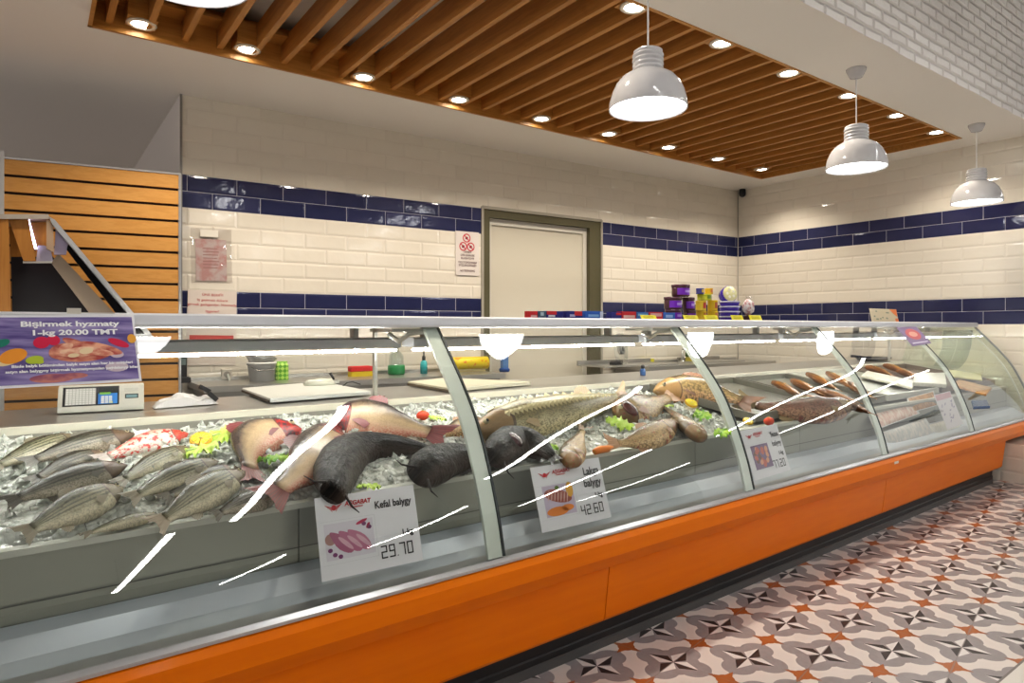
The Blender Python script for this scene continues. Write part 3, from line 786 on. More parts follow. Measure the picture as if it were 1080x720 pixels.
        for j in range(4): MB().tube([c - d*hh*.2 - k*0, c - d*hh*(.5+.06*j) - T*.01 + T*.006*j], [.003,.001], 6).build('barbel', K['f'], root)
    if kind == 'catfish':
        c, T, d, k = frame(.02)
        for sg in (-1, 1):
            MB().tube([c + d*(hh*.35*sg) + k*tt*.3, c + d*(hh*.9*sg) - T*.03 + k*tt*.1, c + d*(hh*1.3*sg) - T*.02], [.005,.003,.0012], 6).build('barbel', K['f'], root)
    if open_:
        u_, col = open_
        b = MB(); c, T, d, k = frame(u_*te); ph, pt = lerp_prof(K['prof'], u_)
        o = c + k*(tt*pt*.86) - d*hh*.1
        b.ball((0,0,0), 1, 14); 
        R3 = Matrix((T, d, k)).transposed()
        b.v = [o + R3 @ Vec((q.x*hh*.45, q.y*hh*.48, q.z*tt*.22)) for q in b.v]
        b.build('open_wound', flat(col, .2), root)
    return root
G1 = 'grey fish heaped on the left of the ice'
F = fish
F('grey_fish', 'silver grey fish at the back left corner of the ice, topmost of the left heap', 'mullet', (85,461), None, (-14,496), h=.085, roll=30, group=G1, lift=.055)
F('grey_fish', 'dark grey fish between the silver fish and the red blotched one', 'greymullet', (142,458), None, (20,490), h=.09, roll=35, group=G1, lift=.055)
F('red_fish', 'white fish with red blotches lying along the back rim of the ice', 'redfish', (198,458), None, (100,487), h=.09, roll=38, group=G1, lift=.05)
F('grey_fish', 'dim olive fish half hidden behind the middle row of the left heap', 'greymullet', (112,479), None, (28,510), h=.085, roll=30, group=G1, lift=.04)
F('grey_fish', 'grey fish with orange tinted cheek in the middle row of the left heap', 'greymullet', (134,491), None, (0,532), h=.088, roll=36, group=G1, lift=.06)
F('grey_fish', 'striped yellowish fish in front of the left heap nearest the steel lip', 'mullet', (130,515), None, (18,566), h=.095, roll=36, group=G1, lift=.065)
F('grey_fish', 'thin olive fish behind the one with a red snout', 'mullet', (200,473), None, (120,512), h=.08, roll=28, group=G1, lift=.04)
F('grey_fish', 'silver fish with red snout lying above the dark tail in the left heap', 'mullet', (230,487), None, (132,528), h=.085, roll=36, group=G1, lift=.06)
F('grey_fish', 'small striped fish squeezed behind the big striped one beside the curved carp', 'greymullet', (252,494), None, (168,528), h=.08, roll=28, group=G1, lift=.035)
F('grey_fish', 'large striped grey fish right of the left heap with its tail at the steel lip', 'mullet', (258,498), None, (160,556), h=.100, roll=36, group=G1, lift=.065)
F('grey_fish', 'pale small fish lying flat along the lip below the left heap', 'mullet', (168,543), None, (84,566), roll=10, group=G1, lift=.02, h=.045)
F('grey_fish', 'small dark striped fish under the red tail of the pink carp', 'greymullet', (296,521), None, (222,545), h=.075, roll=24, group=G1, lift=.03)
G2 = 'pink carp on the ice'
F('pink_carp', 'curved pale carp with dark head at top right and lettuce at its belly', 'carp', (318,454), (266,466), (274,512), h=.175, roll=20, side=1, group=G2, lift=.05, fins='dpa')
F('pink_carp', 'pale pink carp with its red tail hanging down to the steel lip', 'carp', (350,450), (330,486), (276,528), h=.19, roll=24, side=1, group=G2, lift=.055)
F('pink_carp', 'pink carp lying sideways by the rear rim with blood red head to the left', 'carp', (352,441), (402,445), (478,462), h=.19, roll=42, side=1, group=G2, lift=.07)
G3 = 'black catfish on the ice'
F('black_catfish', 'black catfish bent like an arch behind the first price card', 'catfish', (350,522), (381,473), (470,478), h=.15, roll=35, side=1, group=G3, lift=.06, fins='L', eye=False, tf=.06, tailk=.25)
F('black_catfish', 'black catfish beside the glass joint with its head at the steel lip', 'catfish', (440,503), (478,483), (535,483), h=.14, roll=35, side=1, group=G3, lift=.05, fins='L', eye=False, tf=.08, tailk=.3)
F('black_catfish', 'dark grey catfish curled into a hump left of the second price card', 'catfish', (520,484), (552,466), (588,487), h=.155, roll=35, side=1, group=G3, lift=.055, fins='L', eye=False, tf=.06, tailk=.3, open_=(.22, (.05,.012,.015)))
F('brown_fish', 'tan fish with purple fin tucked behind the black catfish left of the joint', 'browncarp', (514,446), (486,452), (452,462), h=.11, roll=25, lift=.04, group='brown fish on the ice')
F('sturgeon', 'large golden grey sturgeon with bony plates along the rear rim', 'sturgeon', (496,456), (585,437), (668,414), h=.20, roll=42, side=1, lift=.08, group=None, fins='Dp', tf=.10, tailk=.9, fork=.5)
F('brown_fish', 'stubby tan fish standing head down between the curled catfish and the fork tail', 'browncarp', (600,490), (606,472), (618,447), h=.105, roll=10, lift=.04, group='brown fish on the ice', eye=False, fins='p')
F('brown_fish', 'brown carp with a dark red cut in front of the sturgeon tail', 'browncarp', (650,437), (678,430), (716,414), h=.20, roll=34, lift=.06, group='brown fish on the ice', open_=(.2, (.10,.02,.012)))
F('brown_fish', 'brown fish with raised forked tail beside the carrot piece', 'browncarp', (712,444), (678,463), (634,466), h=.125, roll=30, lift=.05, group='brown fish on the ice', tf=.2, tailk=1.0)
F('brown_fish', 'short greenish fish head lying on ice under the lemon slice', 'browncarp', (738,462), (722,446), (694,424), h=.135, roll=20, lift=.04, group='brown fish on the ice')
F('golden_carp', 'big golden scaled carp with its head left of the second glass joint', 'goldcarp', (690,412), (742,413), (800,428), h=.20, roll=45, side=1, lift=.075, group=None)
F('red_brown_fish', 'dark red brown fish with broad olive tail right of the second glass joint', 'redcarp', (898,428), (838,432), (770,421), h=.17, roll=38, side=1, lift=.055, group=None, tf=.20, tailk=1.15)

# ------------------------------------------------------------------ garnish
def leafy(name, label, px, r, col, seed, lift=.05, n=72, m=9, tilt=.35, group='lettuce leaves on the ice'):
    rr = random.Random(seed); c = on_deck(*px, lift); t = thing(name, label, 'lettuce', c, 0, group)
    M_ = MB(); vs = []; a0 = rr.random()*6
    for i in range(m+1):
        q = i/m
        for j in range(n):
            a = 2*PI*j/n + a0
            w1 = mnoise.noise(Vec((math.cos(a)*1.6, math.sin(a)*1.6, seed*3.3))); w2 = mnoise.noise(Vec((math.cos(a)*5*q, math.sin(a)*5*q, seed*1.7)))
            rad = r*q*(1+.45*w1+.05*math.sin(a*17+seed))
            z = r*(.26*q*w2 + .15*q*q*math.sin(a*9+seed+3*w1) + .12*q**3*math.sin(a*23+seed*3) + .22*(1-q*q)) + r*.2*q*math.sin(a+seed)
            vs.append(c + Vec((rad*math.cos(a)*1.15, rad*math.sin(a)*.8, z+r*tilt*q*math.sin(a)*.6)))
    M_.add(vs, [(i*n+j, i*n+(j+1)%n, (i+1)*n+(j+1)%n, (i+1)*n+j) for i in range(m) for j in range(n)], True).build('leaf', col, t)
    k = MB(); k.tube([c + Vec((-r*.9,-r*.2,.004)), c + Vec((-r*.3,0,r*.14)), c + Vec((r*.5,r*.1,r*.16))], [r*.07,r*.05,r*.02], 6)
    k.build('rib', flat((.62,.74,.35), .4), t)
    return t
def leafmat(nm, a, b):
    M = Mt(nm, a, .4); n = M.noise(None, 38, 4); M.color(M.mix(n.step(.35,.65), a, b)); M.bump(n, .3, .004); M.b.inputs['Subsurface Weight'].default_value = .0; return M.m
LT1 = leafmat('lettuce_leaf', (.46,.70,.05), (.68,.84,.22)); LT2 = leafmat('dark_lettuce_leaf', (.12,.38,.02), (.48,.68,.08))
for a in (('frilly lettuce leaf by the rear rim next to the left lemon slice', (236,459), .052, LT1, 1), ('lettuce leaf lying just below the left lemon slice', (212,474), .05, LT1, 2), ('dark and light lettuce leaf tucked at the belly of the curved carp', (291,484), .052, LT2, 3),
          ('small lettuce leaf by the tomato behind the pink carp tail', (461,441), .035, LT1, 4), ('small green leaf between the curled catfish and the sturgeon', (577,470), .040, LT2, 5), ('pale round lettuce leaf on the bare ice below the sturgeon tail', (655,447), .058, LT1, 6), ('lettuce leaf in front of the lemon slice by the golden carp', (741,438), .05, LT2, 7),
          ('lettuce leaf near the lip by the short fish head', (762,456), .04, LT2, 8), ('tiny lettuce piece beside the carrot under the golden carp head', (705,428), .026, LT1, 9), ('green scrap peeking above the first price card', (388,513), .03, LT1, 10), ('lettuce tuft at the mouth of the brown cut carp', (657,425), .03, LT2, 12)):
    leafy('lettuce_leaf', a[0], a[1], a[2], a[3], a[4])
def lemon(label, px, r, lift, col=(.90,.50,.02), pulp=(.95,.66,.06)):
    c = on_deck(*px, lift); t = thing('lemon_slice', label, 'lemon slice', c, 0, 'citrus slices on the ice')
    n = (NRM + Vec((-.15,-.45,0))).normalized()
    MB().lathe(c, [(r*.9,-.006),(r,-.003),(r,.003),(r*.93,.006),(r*.88,.0065)], 28, ax=n, cap=True).build('rind', flat(col, .4), t)
    M_ = MB(); a = n.orthogonal().normalized(); b = n.cross(a)
    for k in range(9):
        a0, a1 = 2*PI*(k+.06)/9, 2*PI*(k+.94)/9
        M_.add([c+n*.0075+(a*math.cos((a0+a1)/2)+b*math.sin((a0+a1)/2))*r*.08]+[c+n*.0075+(a*math.cos(a0+(a1-a0)*q/4)+b*math.sin(a0+(a1-a0)*q/4))*r*.82 for q in range(5)], [(0,1,2,3,4,5)])
    M_.build('pulp', flat(pulp, .25), t)
    MB().lathe(c, [(r*.88,.0068),(0,.0068)], 28, ax=n).build('pith', flat((.95,.80,.35), .4), t)
lemon('orange yellow citrus slice on the ice at the rear left next to lettuce', (212,463), .036, .055)
lemon('bright yellow lemon slice in front of the golden carp belly', (729,425), .036, .055, (.92,.55,.01), (.98,.78,.05))
lemon('yellow lemon piece at the lip right of the second glass joint', (789,444), .026, .04, (.92,.60,.02), (.96,.75,.05))
def tom(label, px, r, lift):
    c = on_deck(*px, lift); t = thing('tomato_piece', label, 'tomato', c, 0, 'tomato pieces on the ice')
    MB().ball(c, r, 16, (1.15,.9,.8)).build('flesh', flat((.75,.07,.02), .15), t)
    MB().lathe(c + Vec((0,0,r*.78)), [(r*.3,0),(r*.1,.004),(0,.003)], 8).build('stem_scar', flat((.35,.30,.04), .5), t)
tom('red tomato piece behind the tail of the pink carp at the rim', (446,438), .026, .055)
tom('bright red tomato at the steel lip above the third price card', (811,444), .027, .045)
def carrot(label, px, L, dx, lift):
    c = on_deck(*px, lift); t = thing('carrot_piece', label, 'carrot', c, 0, 'carrot pieces on the ice')
    a = Vec((dx[0], dx[1], .1)).normalized()
    MB().tube([c-a*L, c-a*L*.4+Vec((0,0,.004)), c+a*L*.4, c+a*L], [.012,.016,.014,.007], 10).build('root', flat((.85,.25,.03), .35), t)
    MB().tube([c-a*L*1.02, c-a*L*1.001], [.006,.008], 8).build('core', flat((.9,.42,.06), .4), t)
carrot('orange carrot piece at the lip under the raised forked tail', (637,474), .05, (1,-.1), .03)
carrot('little orange carrot piece beneath the golden carp head', (698,425), .02, (1,.2), .055)

# ------------------------------------------------------------------ trays on the right: smoked fish, fillets, packs
def deck_tray(label, u0, u1, v0=2.06, v1=2.80, z0=.015, col=None):
    t = thing('shallow_tray', label, 'tray', cv((u0+u1)/2, (v0+v1)/2, dz((v0+v1)/2)), 0, 'shallow trays in the right bays')
    mt = col or flat((.72,.73,.68), .35, .2)
    def P(u, v, h): return cv(u, v, dz(v)+h)
    b = MB(); b.hexa([P(u0,v0,z0-.008),P(u1,v0,z0-.008),P(u1,v1,z0-.008),P(u0,v1,z0-.008),P(u0,v0,z0),P(u1,v0,z0),P(u1,v1,z0),P(u0,v1,z0)]); b.build('base', mt, t)
    e = .014
    for q0, q1, w0, w1, nm in ((u0,u0+e,v0,v1,'side_rim'),(u1-e,u1,v0,v1,'side_rim'),(u0+e,u1-e,v0,v0+e,'front_rim'),(u0+e,u1-e,v1-e,v1,'back_rim')):
        b = MB(); b.hexa([P(q0,w0,z0),P(q1,w0,z0),P(q1,w1,z0),P(q0,w1,z0),P(q0,w0,z0+.035),P(q1,w0,z0+.035),P(q1,w1,z0+.035),P(q0,w1,z0+.035)]); b.build(nm, mt, t)
    return t
deck_tray('pale rimmed tray of smoked fish right of the dark red fish', 3.10, 3.98, col=flat((.21,.20,.165), .35, .4))
deck_tray('empty looking steel tray beside the third glass joint', 4.02, 4.66, col=flat((.25,.245,.21), .35, .4))
deck_tray('white tray with golden pieces and white boards in the fourth bay', 4.70, 5.58, col=flat((.55,.55,.49), .4, .1))
deck_tray('dark tray in the last bay by the end glass', 5.64, 6.82, col=flat((.16,.12,.09), .5))
G5 = 'smoked fish on the tray'
for i, (a, b, k, lab) in enumerate((((815,403),(850,419),'smoked','golden smoked fish leftmost on the tray'), ((835,401),(868,416),'smoked','golden smoked fish second from the left on the tray'), ((851,394),(886,412),'smoked','golden smoked fish at the back of the tray, third along'), ((872,393),(906,413),'smoked','golden smoked fish at the back right of the tray'),
      ((838,418),(900,432),'darksmoked','dark smoked fish across the front of the tray'), ((858,411),(908,425),'smoked','split smoked fish with pale flesh mid tray'), ((880,421),(922,437),'darksmoked','dark smoked fish at the right front of the tray'), ((893,404),(922,420),'smoked','smoked fish by the third glass joint'))):
    F('smoked_fish', lab, k, a, ((a[0]+b[0])/2, (a[1]+b[1])/2), b, h=.078 if i < 4 else .08, roll=15, lift=.055, fins='d', eye=False, group=G5, cat='smoked fish', tf=.14)
for i, (a, b, lab) in enumerate((((913,387),(944,397),'golden smoked piece beside the black pan in the fourth bay'), ((932,385),(962,396),'amber smoked fish in the middle of the fourth bay'), ((946,391),(978,402),'amber smoked fish nearest the white paper in the fourth bay'))):
    F('smoked_fish', lab, 'smoked', a, ((a[0]+b[0])/2, (a[1]+b[1])/2-1), b, h=.075, roll=15, lift=.06, fins='d', eye=False, group=G5, cat='smoked fish', tf=.14)
def slab(name, label, cat, pts, th, mat, group=None, lift=.04, deco=None):
    P = [on_deck(*q, lift) for q in pts]; c = sum(P, Vec())/4
    t = thing(name, label, cat, c, 0, group)
    MB().hexa([p for p in P] + [p + NRM*th for p in P]).build('slab', mat, t, bevel=min(.006, th*.4))
    if deco:
        for nm, k0, k1, l0, l1, m in deco:
            def bl(a, b): return (P[0]*(1-a)+P[1]*a)*(1-b) + (P[3]*(1-a)+P[2]*a)*b + NRM*(th+.0015)
            MB().quad(bl(k0,l0), bl(k1,l0), bl(k1,l1), bl(k0,l1)).build(nm, m, t)
    return t
def meat_mat(nm, a, b, sc=14, warp=3):
    M = Mt(nm, a, .3); X = M.obj(); n = M.noise(M.comb(X[0]*warp, X[1], X[2]*2.0), sc, 4); M.color(M.mix(n.step(.38,.62), a, b)); M.bump(n, .2, .004); return M.m
FILLET = meat_mat('pink_fillet', (.62,.36,.28), (.74,.60,.50)); WHITEF = meat_mat('white_fillet', (.70,.68,.56), (.80,.77,.68)); GREYF = meat_mat('silver_pack', (.45,.45,.43), (.62,.56,.50)); BROWNF = meat_mat('smoked_fillet', (.35,.17,.06), (.55,.30,.12))
slab('filleted_fish', 'folded cream coloured wrapped fillet beside the fourth glass joint', 'fillet', [(962,407),(998,409),(996,396),(964,397)], .03, WHITEF, lift=.05)
slab('filleted_fish', 'long pale fillet on the tray edge left in the fourth bay', 'fillet', [(908,398),(962,411),(966,404),(914,393)], .02, WHITEF, lift=.04)
# vacuum packs leaning on the slanted inner front
def front_pack(name, label, px, mat, th=.012, group='vacuum packed fillets along the glass'):
    # pixel corners bl, br, tr, tl on an inner plane leaning back from the ledge to the lip
    def onp(x, y):
        d = ray(x, y); best = None
        for k in range(60):
            v = 1.90 + .16*k/59; z = .54 + (v-1.90)/.16*.24; p = on_v(x, y, v); e = abs(p.z - z)
            if best is None or e < best[0]: best = (e, p)
        return best[1]
    P = [onp(*q) for q in px]; n = (P[1]-P[0]).cross(P[3]-P[0]).normalized()
    c = sum(P, Vec())/4; t = thing(name, label, 'packed fish', c, 0, group)
    b = MB(); N = 8; vs = []
    for s_ in (0, 1):
        for i in range(N+1):
            for j in range(N+1):
                a, q = i/N, j/N
                p = (P[0]*(1-a)+P[1]*a)*(1-q)+(P[3]*(1-a)+P[2]*a)*q
                bul = (math.sin(PI*a)*math.sin(PI*q))**.5
                vs.append(p + n*(th*bul if s_ else -.002))
    M1 = (N+1)*(N+1)
    fs = [(i*(N+1)+j, (i+1)*(N+1)+j, (i+1)*(N+1)+j+1, i*(N+1)+j+1) for i in range(N) for j in range(N)]
    b.add(vs, [tuple(M1+k for k in f) for f in fs] + [f[::-1] for f in fs], True).build('packed_fillet', mat, t)
    f = MB(); c0 = [p + (p-c)*.10 - n*.001 for p in P]; f.quad(*c0).build('film_border', flat((.72,.72,.70), .15), t)
front_pack('vacuum_pack', 'pink fillet pack below the golden pieces in the fourth bay', [(925,452),(968,436),(962,424),(918,437)], FILLET)
front_pack('vacuum_pack', 'silver grey pack in front of the pink one by the third joint', [(940,473),(985,458),(975,442),(932,456)], GREYF)
front_pack('vacuum_pack', 'brownish pack left of the paper price slip', [(962,434),(988,427),(984,413),(958,420)], BROWNF)
front_pack('vacuum_pack', 'pale pack under the paper price slip', [(986,462),(1015,452),(1008,440),(980,448)], WHITEF)
slab('blue_pack', 'small blue pack in the last bay', 'packed fish', [(1026,432),(1044,431),(1040,424),(1024,425)], .02, flat((.05,.10,.22), .2), lift=.03)
slab('brown_fillet', 'dark brown fillet lying in the last bay behind the blue pack', 'fillet', [(1005,408),(1040,418),(1046,411),(1010,402)], .02, BROWNF, lift=.03)
slab('pale_board', 'pale yellow board at the back of the last bay', 'board', [(1000,398),(1036,402),(1034,394),(1000,391)], .015, flat((.66,.62,.30), .4), lift=.05)
pn = on_z(921, 380, .918); t = thing('frying_pan', 'black flat pan on the worktop behind the golden pieces', 'pan', pn)
MB().lathe(pn, [(0,0),(.14,0),(.165,.035),(.158,.035),(.135,.006),(0,.006)], 28, cap=False).build('pan_body', BLACK, t)
MB().tube([pn+Vec((-.15,0,.03)), pn+Vec((-.22,.02,.045)), pn+Vec((-.33,.05,.05))], [.010,.009,.012], 8).build('handle', BLACK, t)

# ------------------------------------------------------------------ writing
def text_mesh(body, O, r, u, n, size, align='CENTER', bold=0, name='lettering', mat=None, parent=None, sx=1.0, shear=0):
    c = bpy.data.curves.new('t', 'FONT'); c.body = body; c.size = size; c.align_x = align; c.align_y = 'CENTER'; c.offset = bold; c.resolution_u = 3; c.shear = shear
    o = bpy.data.objects.new('t', c); COL.objects.link(o); me = o.to_mesh()
    b = MB(); O = Vec(O)
    b.add([O + r*(v.co.x*sx) + u*v.co.y + n*.0012 for v in me.vertices], [tuple(p.vertices) for p in me.polygons])
    o.to_mesh_clear(); bpy.data.objects.remove(o); bpy.data.curves.remove(c)
    return b.build(name, mat, parent)
class Card:  # a planar frame from four world corners (bl, br, tr, tl)
    def __init__(s, bl, br, tr, tl):
        s.bl = Vec(bl); s.w = ((br-bl).length + (tr-tl).length)/2; s.h = ((tl-bl).length + (tr-br).length)/2
        s.r = ((br-bl)+(tr-tl)).normalized(); u = ((tl-bl)+(tr-br)); u = u - s.r*u.dot(s.r); s.u = u.normalized(); s.n = s.r.cross(s.u)
        c = (bl+br+tr+tl)/4; s.bl = c - s.r*s.w/2 - s.u*s.h/2
    def P(s, a, b, k=0): return s.bl + s.r*(s.w*a) + s.u*(s.h*b) + s.n*k
    def rect(s, mb, a0, b0, a1, b1, k=.001): return mb.quad(s.P(a0,b0,k), s.P(a1,b0,k), s.P(a1,b1,k), s.P(a0,b1,k))
    def blob(s, mb, a, b, ra, rb, k=.0015, rot=0, n=18, squash=None):
        pts = []
        for i in range(n):
            t = 2*PI*i/n; x, y = math.cos(t)*ra*s.w, math.sin(t)*rb*s.h
            if squash: y *= squash(math.cos(t))
            pts.append(s.P(a, b, k) + s.r*(x*math.cos(rot)-y*math.sin(rot)) + s.u*(x*math.sin(rot)+y*math.cos(rot)))
        return mb.add(pts, [tuple(range(n))])
    def text(s, body, a, b, size, mat, parent, align='CENTER', bold=0, sx=1.0, name='lettering', shear=0):
        return text_mesh(body, s.P(a, b, .001), s.r, s.u, s.n, size*s.h, align, bold*s.h, name, mat, parent, sx, shear)
RED = flat((.55,.02,.03), .5); INK = flat((.03,.03,.035), .5); PAPER = flat((.78,.77,.80), .35); PAPER2 = flat((.80,.79,.78), .45)
SEG = {'0':'abcdef','1':'bc','2':'abged','3':'abgcd','4':'fgbc','5':'afgcd','6':'afgedc','7':'abc','8':'abcdefg','9':'abcdfg'}
def seven(card, mb, txt, a, b, w, h, k=.0012, th=.2, gap=.3):
    x = a
    for ch in txt:
        if ch == '.':
            card.rect(mb, x, b, x+w*.16, b+h*.09, k); x += w*.42; continue
        t_a, t_b = w*th, h*th*.55
        R = {'a':(0,h-t_b,w,h),'d':(0,0,w,t_b),'g':(0,h/2-t_b/2,w,h/2+t_b/2),'f':(0,h/2,t_a,h),'b':(w-t_a,h/2,w,h),'e':(0,0,t_a,h/2),'c':(w-t_a,0,w,h/2)}
        for q in SEG[ch]:
            r = R[q]; card.rect(mb, x+r[0], b+r[1], x+r[2], b+r[3], k)
        x += w*(1+gap)
def logo(card, t, a, b, sc):
    asp = (card.w/card.h)/1.28
    m = MB()
    for sg in (-1, 1):
        for i in range(3):
            y = b - i*.022*sc; l = (.085 - i*.018)*sc
            m.quad(card.P(a+sg*.018*sc, y-.012*sc, .0012), card.P(a+sg*l, y+.026*sc, .0012), card.P(a+sg*(l-.012*sc), y+.008*sc, .0012), card.P(a+sg*.016*sc, y-.028*sc, .0012))
    card.blob(m, a, b-.02*sc, .024*sc, .034*sc, .0012)
    m.build('emblem', RED, t)
    card.text('AŞGABAT', a+.105*sc, b+.008*sc, .078*sc, RED, t, align='LEFT', bold=.0025, sx=.92*asp, name='shop_name', shear=.15)
    card.text('SUPERMARKET', a+.155*sc, b-.045*sc, .026*sc, RED, t, align='LEFT', bold=.001, sx=.95*asp, name='small_lettering')
def price_card(label, px, name_lines, price, pic, sx=1.0, ns=.13):
    P = [on_glass(x, y, .012) for x, y in px]
    C = Card(*P); c = C.P(.5, .5)
    t = thing('price_card', label, 'price card', c, 0, 'price cards behind the glass')
    b = MB(); N = 10; vs = []
    for s_ in (0, 1):
        for i in range(N+1):
            for j in range(2):
                vs.append(C.P(i/N, j, -.0012*s_))
    fs = [(i*2, i*2+2, i*2+3, i*2+1) for i in range(N)]
    fs += [tuple(q + 2*(N+1) for q in f[::-1]) for f in fs]
    b.add(vs, fs).build('card', PAPER, t)
    logo(C, t, .17, .87, 1.0)
    for i, q in enumerate(name_lines): C.text(q, .95, .80-.19*i, ns, INK, t, 'RIGHT', .003, .92*sx, name='fish_name')
    C.text('1-kg', .93, .40, .105, INK, t, 'RIGHT', .004, .95, name='unit')
    m = MB(); seven(C, m, price, .58, .12, .062, .16); m.build('price_digits', INK, t)
    lines = MB(); C.rect(lines, .03, .69, .555, .693, .0008); C.rect(lines, .03, .17, .555, .173, .0008); C.rect(lines, .55, .17, .553, .69, .0008)
    lines.build('frame_lines', flat((.6,.6,.62), .5), t)
    pic(C, t)
    return t
def pic_mullet(C, t):
    bg = MB(); C.rect(bg, .06, .22, .53, .66, .0009); bg.build('picture_ground', flat((.70,.66,.72), .45), t)
    for i in range(3):
        m = MB(); C.blob(m, .21+.085*i, .42+.0*i, .14, .085, .0014+.0002*i, rot=-.75, squash=lambda c: 1-.45*max(0,-c)); m.build('printed_fish', flat(((.40,.13,.22),(.47,.17,.27),(.52,.20,.30))[i], .4), t)
        m = MB(); C.blob(m, .25+.085*i, .40, .09, .028, .0017+.0002*i, rot=-.75); m.build('printed_flank', flat((.66,.40,.48), .4), t)
    m = MB()
    for a, b in ((.44,.60),(.49,.55),(.10,.34),(.14,.28),(.19,.25)): C.blob(m, a, b, .022, .026, .0014)
    m.build('printed_garnish', flat((.20,.05,.16), .5), t)
    m = MB(); C.blob(m, .11, .47, .05, .07, .0013); m.build('printed_walnut', flat((.42,.24,.22), .5), t)
    m = MB(); C.blob(m, .42, .63, .06, .02, .0014, rot=.3); C.blob(m, .48, .57, .03, .02, .0014, rot=1); m.build('printed_chilli', flat((.50,.03,.10), .5), t)
def pic_steak(C, t):
    bg = MB(); C.rect(bg, .10, .20, .52, .68, .0009); bg.build('picture_ground', flat((.58,.50,.62), .45), t)
    m = MB(); C.blob(m, .30, .50, .19, .10, .0013, rot=-.25); m.build('printed_steak', flat((.36,.11,.09), .4), t)
    m = MB()
    for i in range(7): C.blob(m, .17+.042*i, .53-.012*i, .008, .085, .0016, rot=-.3)
    m.build('printed_fat_lines', flat((.66,.42,.36), .4), t)
    m = MB(); C.blob(m, .47, .57, .05, .12, .0014); m.build('printed_lemon', flat((.75,.40,.05), .4), t)
    m = MB(); C.blob(m, .26, .27, .15, .07, .0013); C.blob(m, .40, .30, .09, .05, .0013); m.build('printed_slices', flat((.78,.26,.05), .4), t)
    m = MB(); C.blob(m, .30, .63, .03, .03, .0016); m.build('printed_herb', flat((.15,.25,.05), .4), t)
def pic_stew(C, t):
    bg = MB(); C.rect(bg, .12, .18, .58, .66, .0009); bg.build('picture_ground', flat((.22,.14,.24), .45), t)
    rr = random.Random(5)
    for col, n, nm in (((.55,.14,.10), 9, 'printed_meat'), ((.70,.34,.20), 6, 'printed_pieces'), ((.20,.10,.08), 4, 'printed_shadows')):
        m = MB()
        for i in range(n): C.blob(m, .19+.32*rr.random(), .25+.34*rr.random(), .045, .05, .0012+.0001*i, rot=rr.random()*3)
        m.build(nm, flat(col, .4), t)
price_card('white price card reading Kefal balygy 29.70 behind the first pane', [(343,612),(450,590),(432,511),(328,527)], ['Kefal balygy'], '29.70', pic_mullet, .95)
price_card('white price card reading Lakga balygy right of the first glass joint', [(575,560),(648,545),(628,482),(556,495)], ['Lakga', 'balygy'], '42.60', pic_steak, ns=.175)
price_card('white price card reading Sazan balygy right of the second glass joint', [(797,506),(836,495),(817,447),(780,455)], ['Sazan', 'balygy'], '77.20', pic_stew, ns=.15)
P = [on_glass(x, y, .012) for x, y in [(1000,452),(1016,447),(1002,412),(984,417)]]; C = Card(*P)
t = thing('paper_price_slip', 'pinkish white paper slip with faint red print behind the fourth pane', 'price card', C.P(.5,.5), 0, None)
m = MB(); C.rect(m, 0, 0, 1, 1, 0); C.rect(m, 0, 0, 1, 1, -.001); m.build('card', flat((.76,.70,.71), .4), t)
m = MB(); C.rect(m, .05, .82, .95, .98); m.build('print_band', flat((.68,.42,.46), .5), t)
m = MB(); rr = random.Random(2)
for i in range(14): C.blob(m, .15+.7*rr.random(), .1+.65*rr.random(), .06, .02, .0013, rot=rr.random())
m.build('print_marks', flat((.42,.36,.48), .5), t)

# purple poster stuck over the fourth glass joint
def poster_food(C, t, dark=False):
    m = MB()
    for i in range(5): C.blob(m, .25+.12*i, .78-.03*(i % 2), .16, .02+.006*(i % 3), .0010, rot=.3)
    m.build('ground_streaks', flat((.30,.24,.46), .4), t)
P = [on_glass(x, y, -.006) for x, y in [(962,365),(981,362),(964,341),(943,343)]]; C = Card(*P)
t = thing('small_poster', 'small purple poster with a red fish dish over the fourth glass joint', 'poster', C.P(.5,.5))
m = MB(); C.rect(m, 0, 0, 1, 1, .003); C.rect(m, 0, 0, 1, 1, .001); m.build('sheet', flat((.24,.18,.36), .3), t)
m = MB(); C.blob(m, .5, .5, .34, .26, .0042); m.build('printed_dish', flat((.62,.14,.16), .4), t)
m = MB(); C.blob(m, .5, .5, .2, .12, .0046); m.build('printed_fish', flat((.78,.42,.34), .4), t)
m = MB(); C.rect(m, .08, .86, .92, .94, .0042); C.rect(m, .1, .08, .9, .13, .0042); m.build('print_lines', flat((.72,.68,.8), .4), t)

# big banner clipped over the left end of the shelf
tl, tr_ = on_v(-9, 333, 2.205), on_v(140, 332, 2.205); bl, br = on_glass(-9, 410, -.02), on_glass(150.5, 402, -.02)
C = Card(bl, br, tr_, tl)
t = thing('banner_poster', 'purple banner reading Bişirmek hyzmaty 1-kg 20.00 TMT over the left glass', 'poster', C.P(.5,.5))
def sheet_grid(mb, k, a0=0, a1=1, b0=0, b1=1, n=14, wav=.004):
    vs = []
    for i in range(n+1):
        for j in range(n+1):
            a, b = a0+(a1-a0)*i/n, b0+(b1-b0)*j/n
            vs.append(C.P(a, b, k))
    return mb.add(vs, [(i*(n+1)+j, (i+1)*(n+1)+j, (i+1)*(n+1)+j+1, i*(n+1)+j+1) for i in range(n) for j in range(n)], True)
sheet_grid(MB(), 0).build('sheet', flat((.80,.80,.84), .25), t)
M_ = Mt('banner_print', (.2,.16,.4), .22); X = M_.obj(); n_ = M_.noise(M_.comb(X[0]*2.0+X[2]*5.0, X[1]*2.0, X[2]*14.0), 3.2, 4)
M_.color(M_.mix(n_.step(.35,.68), (.115,.085,.26), (.40,.34,.60)))
m = MB(); C.rect(m, .018, .035, .982, .97, .0008); m.build('printed_ground', M_.m, t)
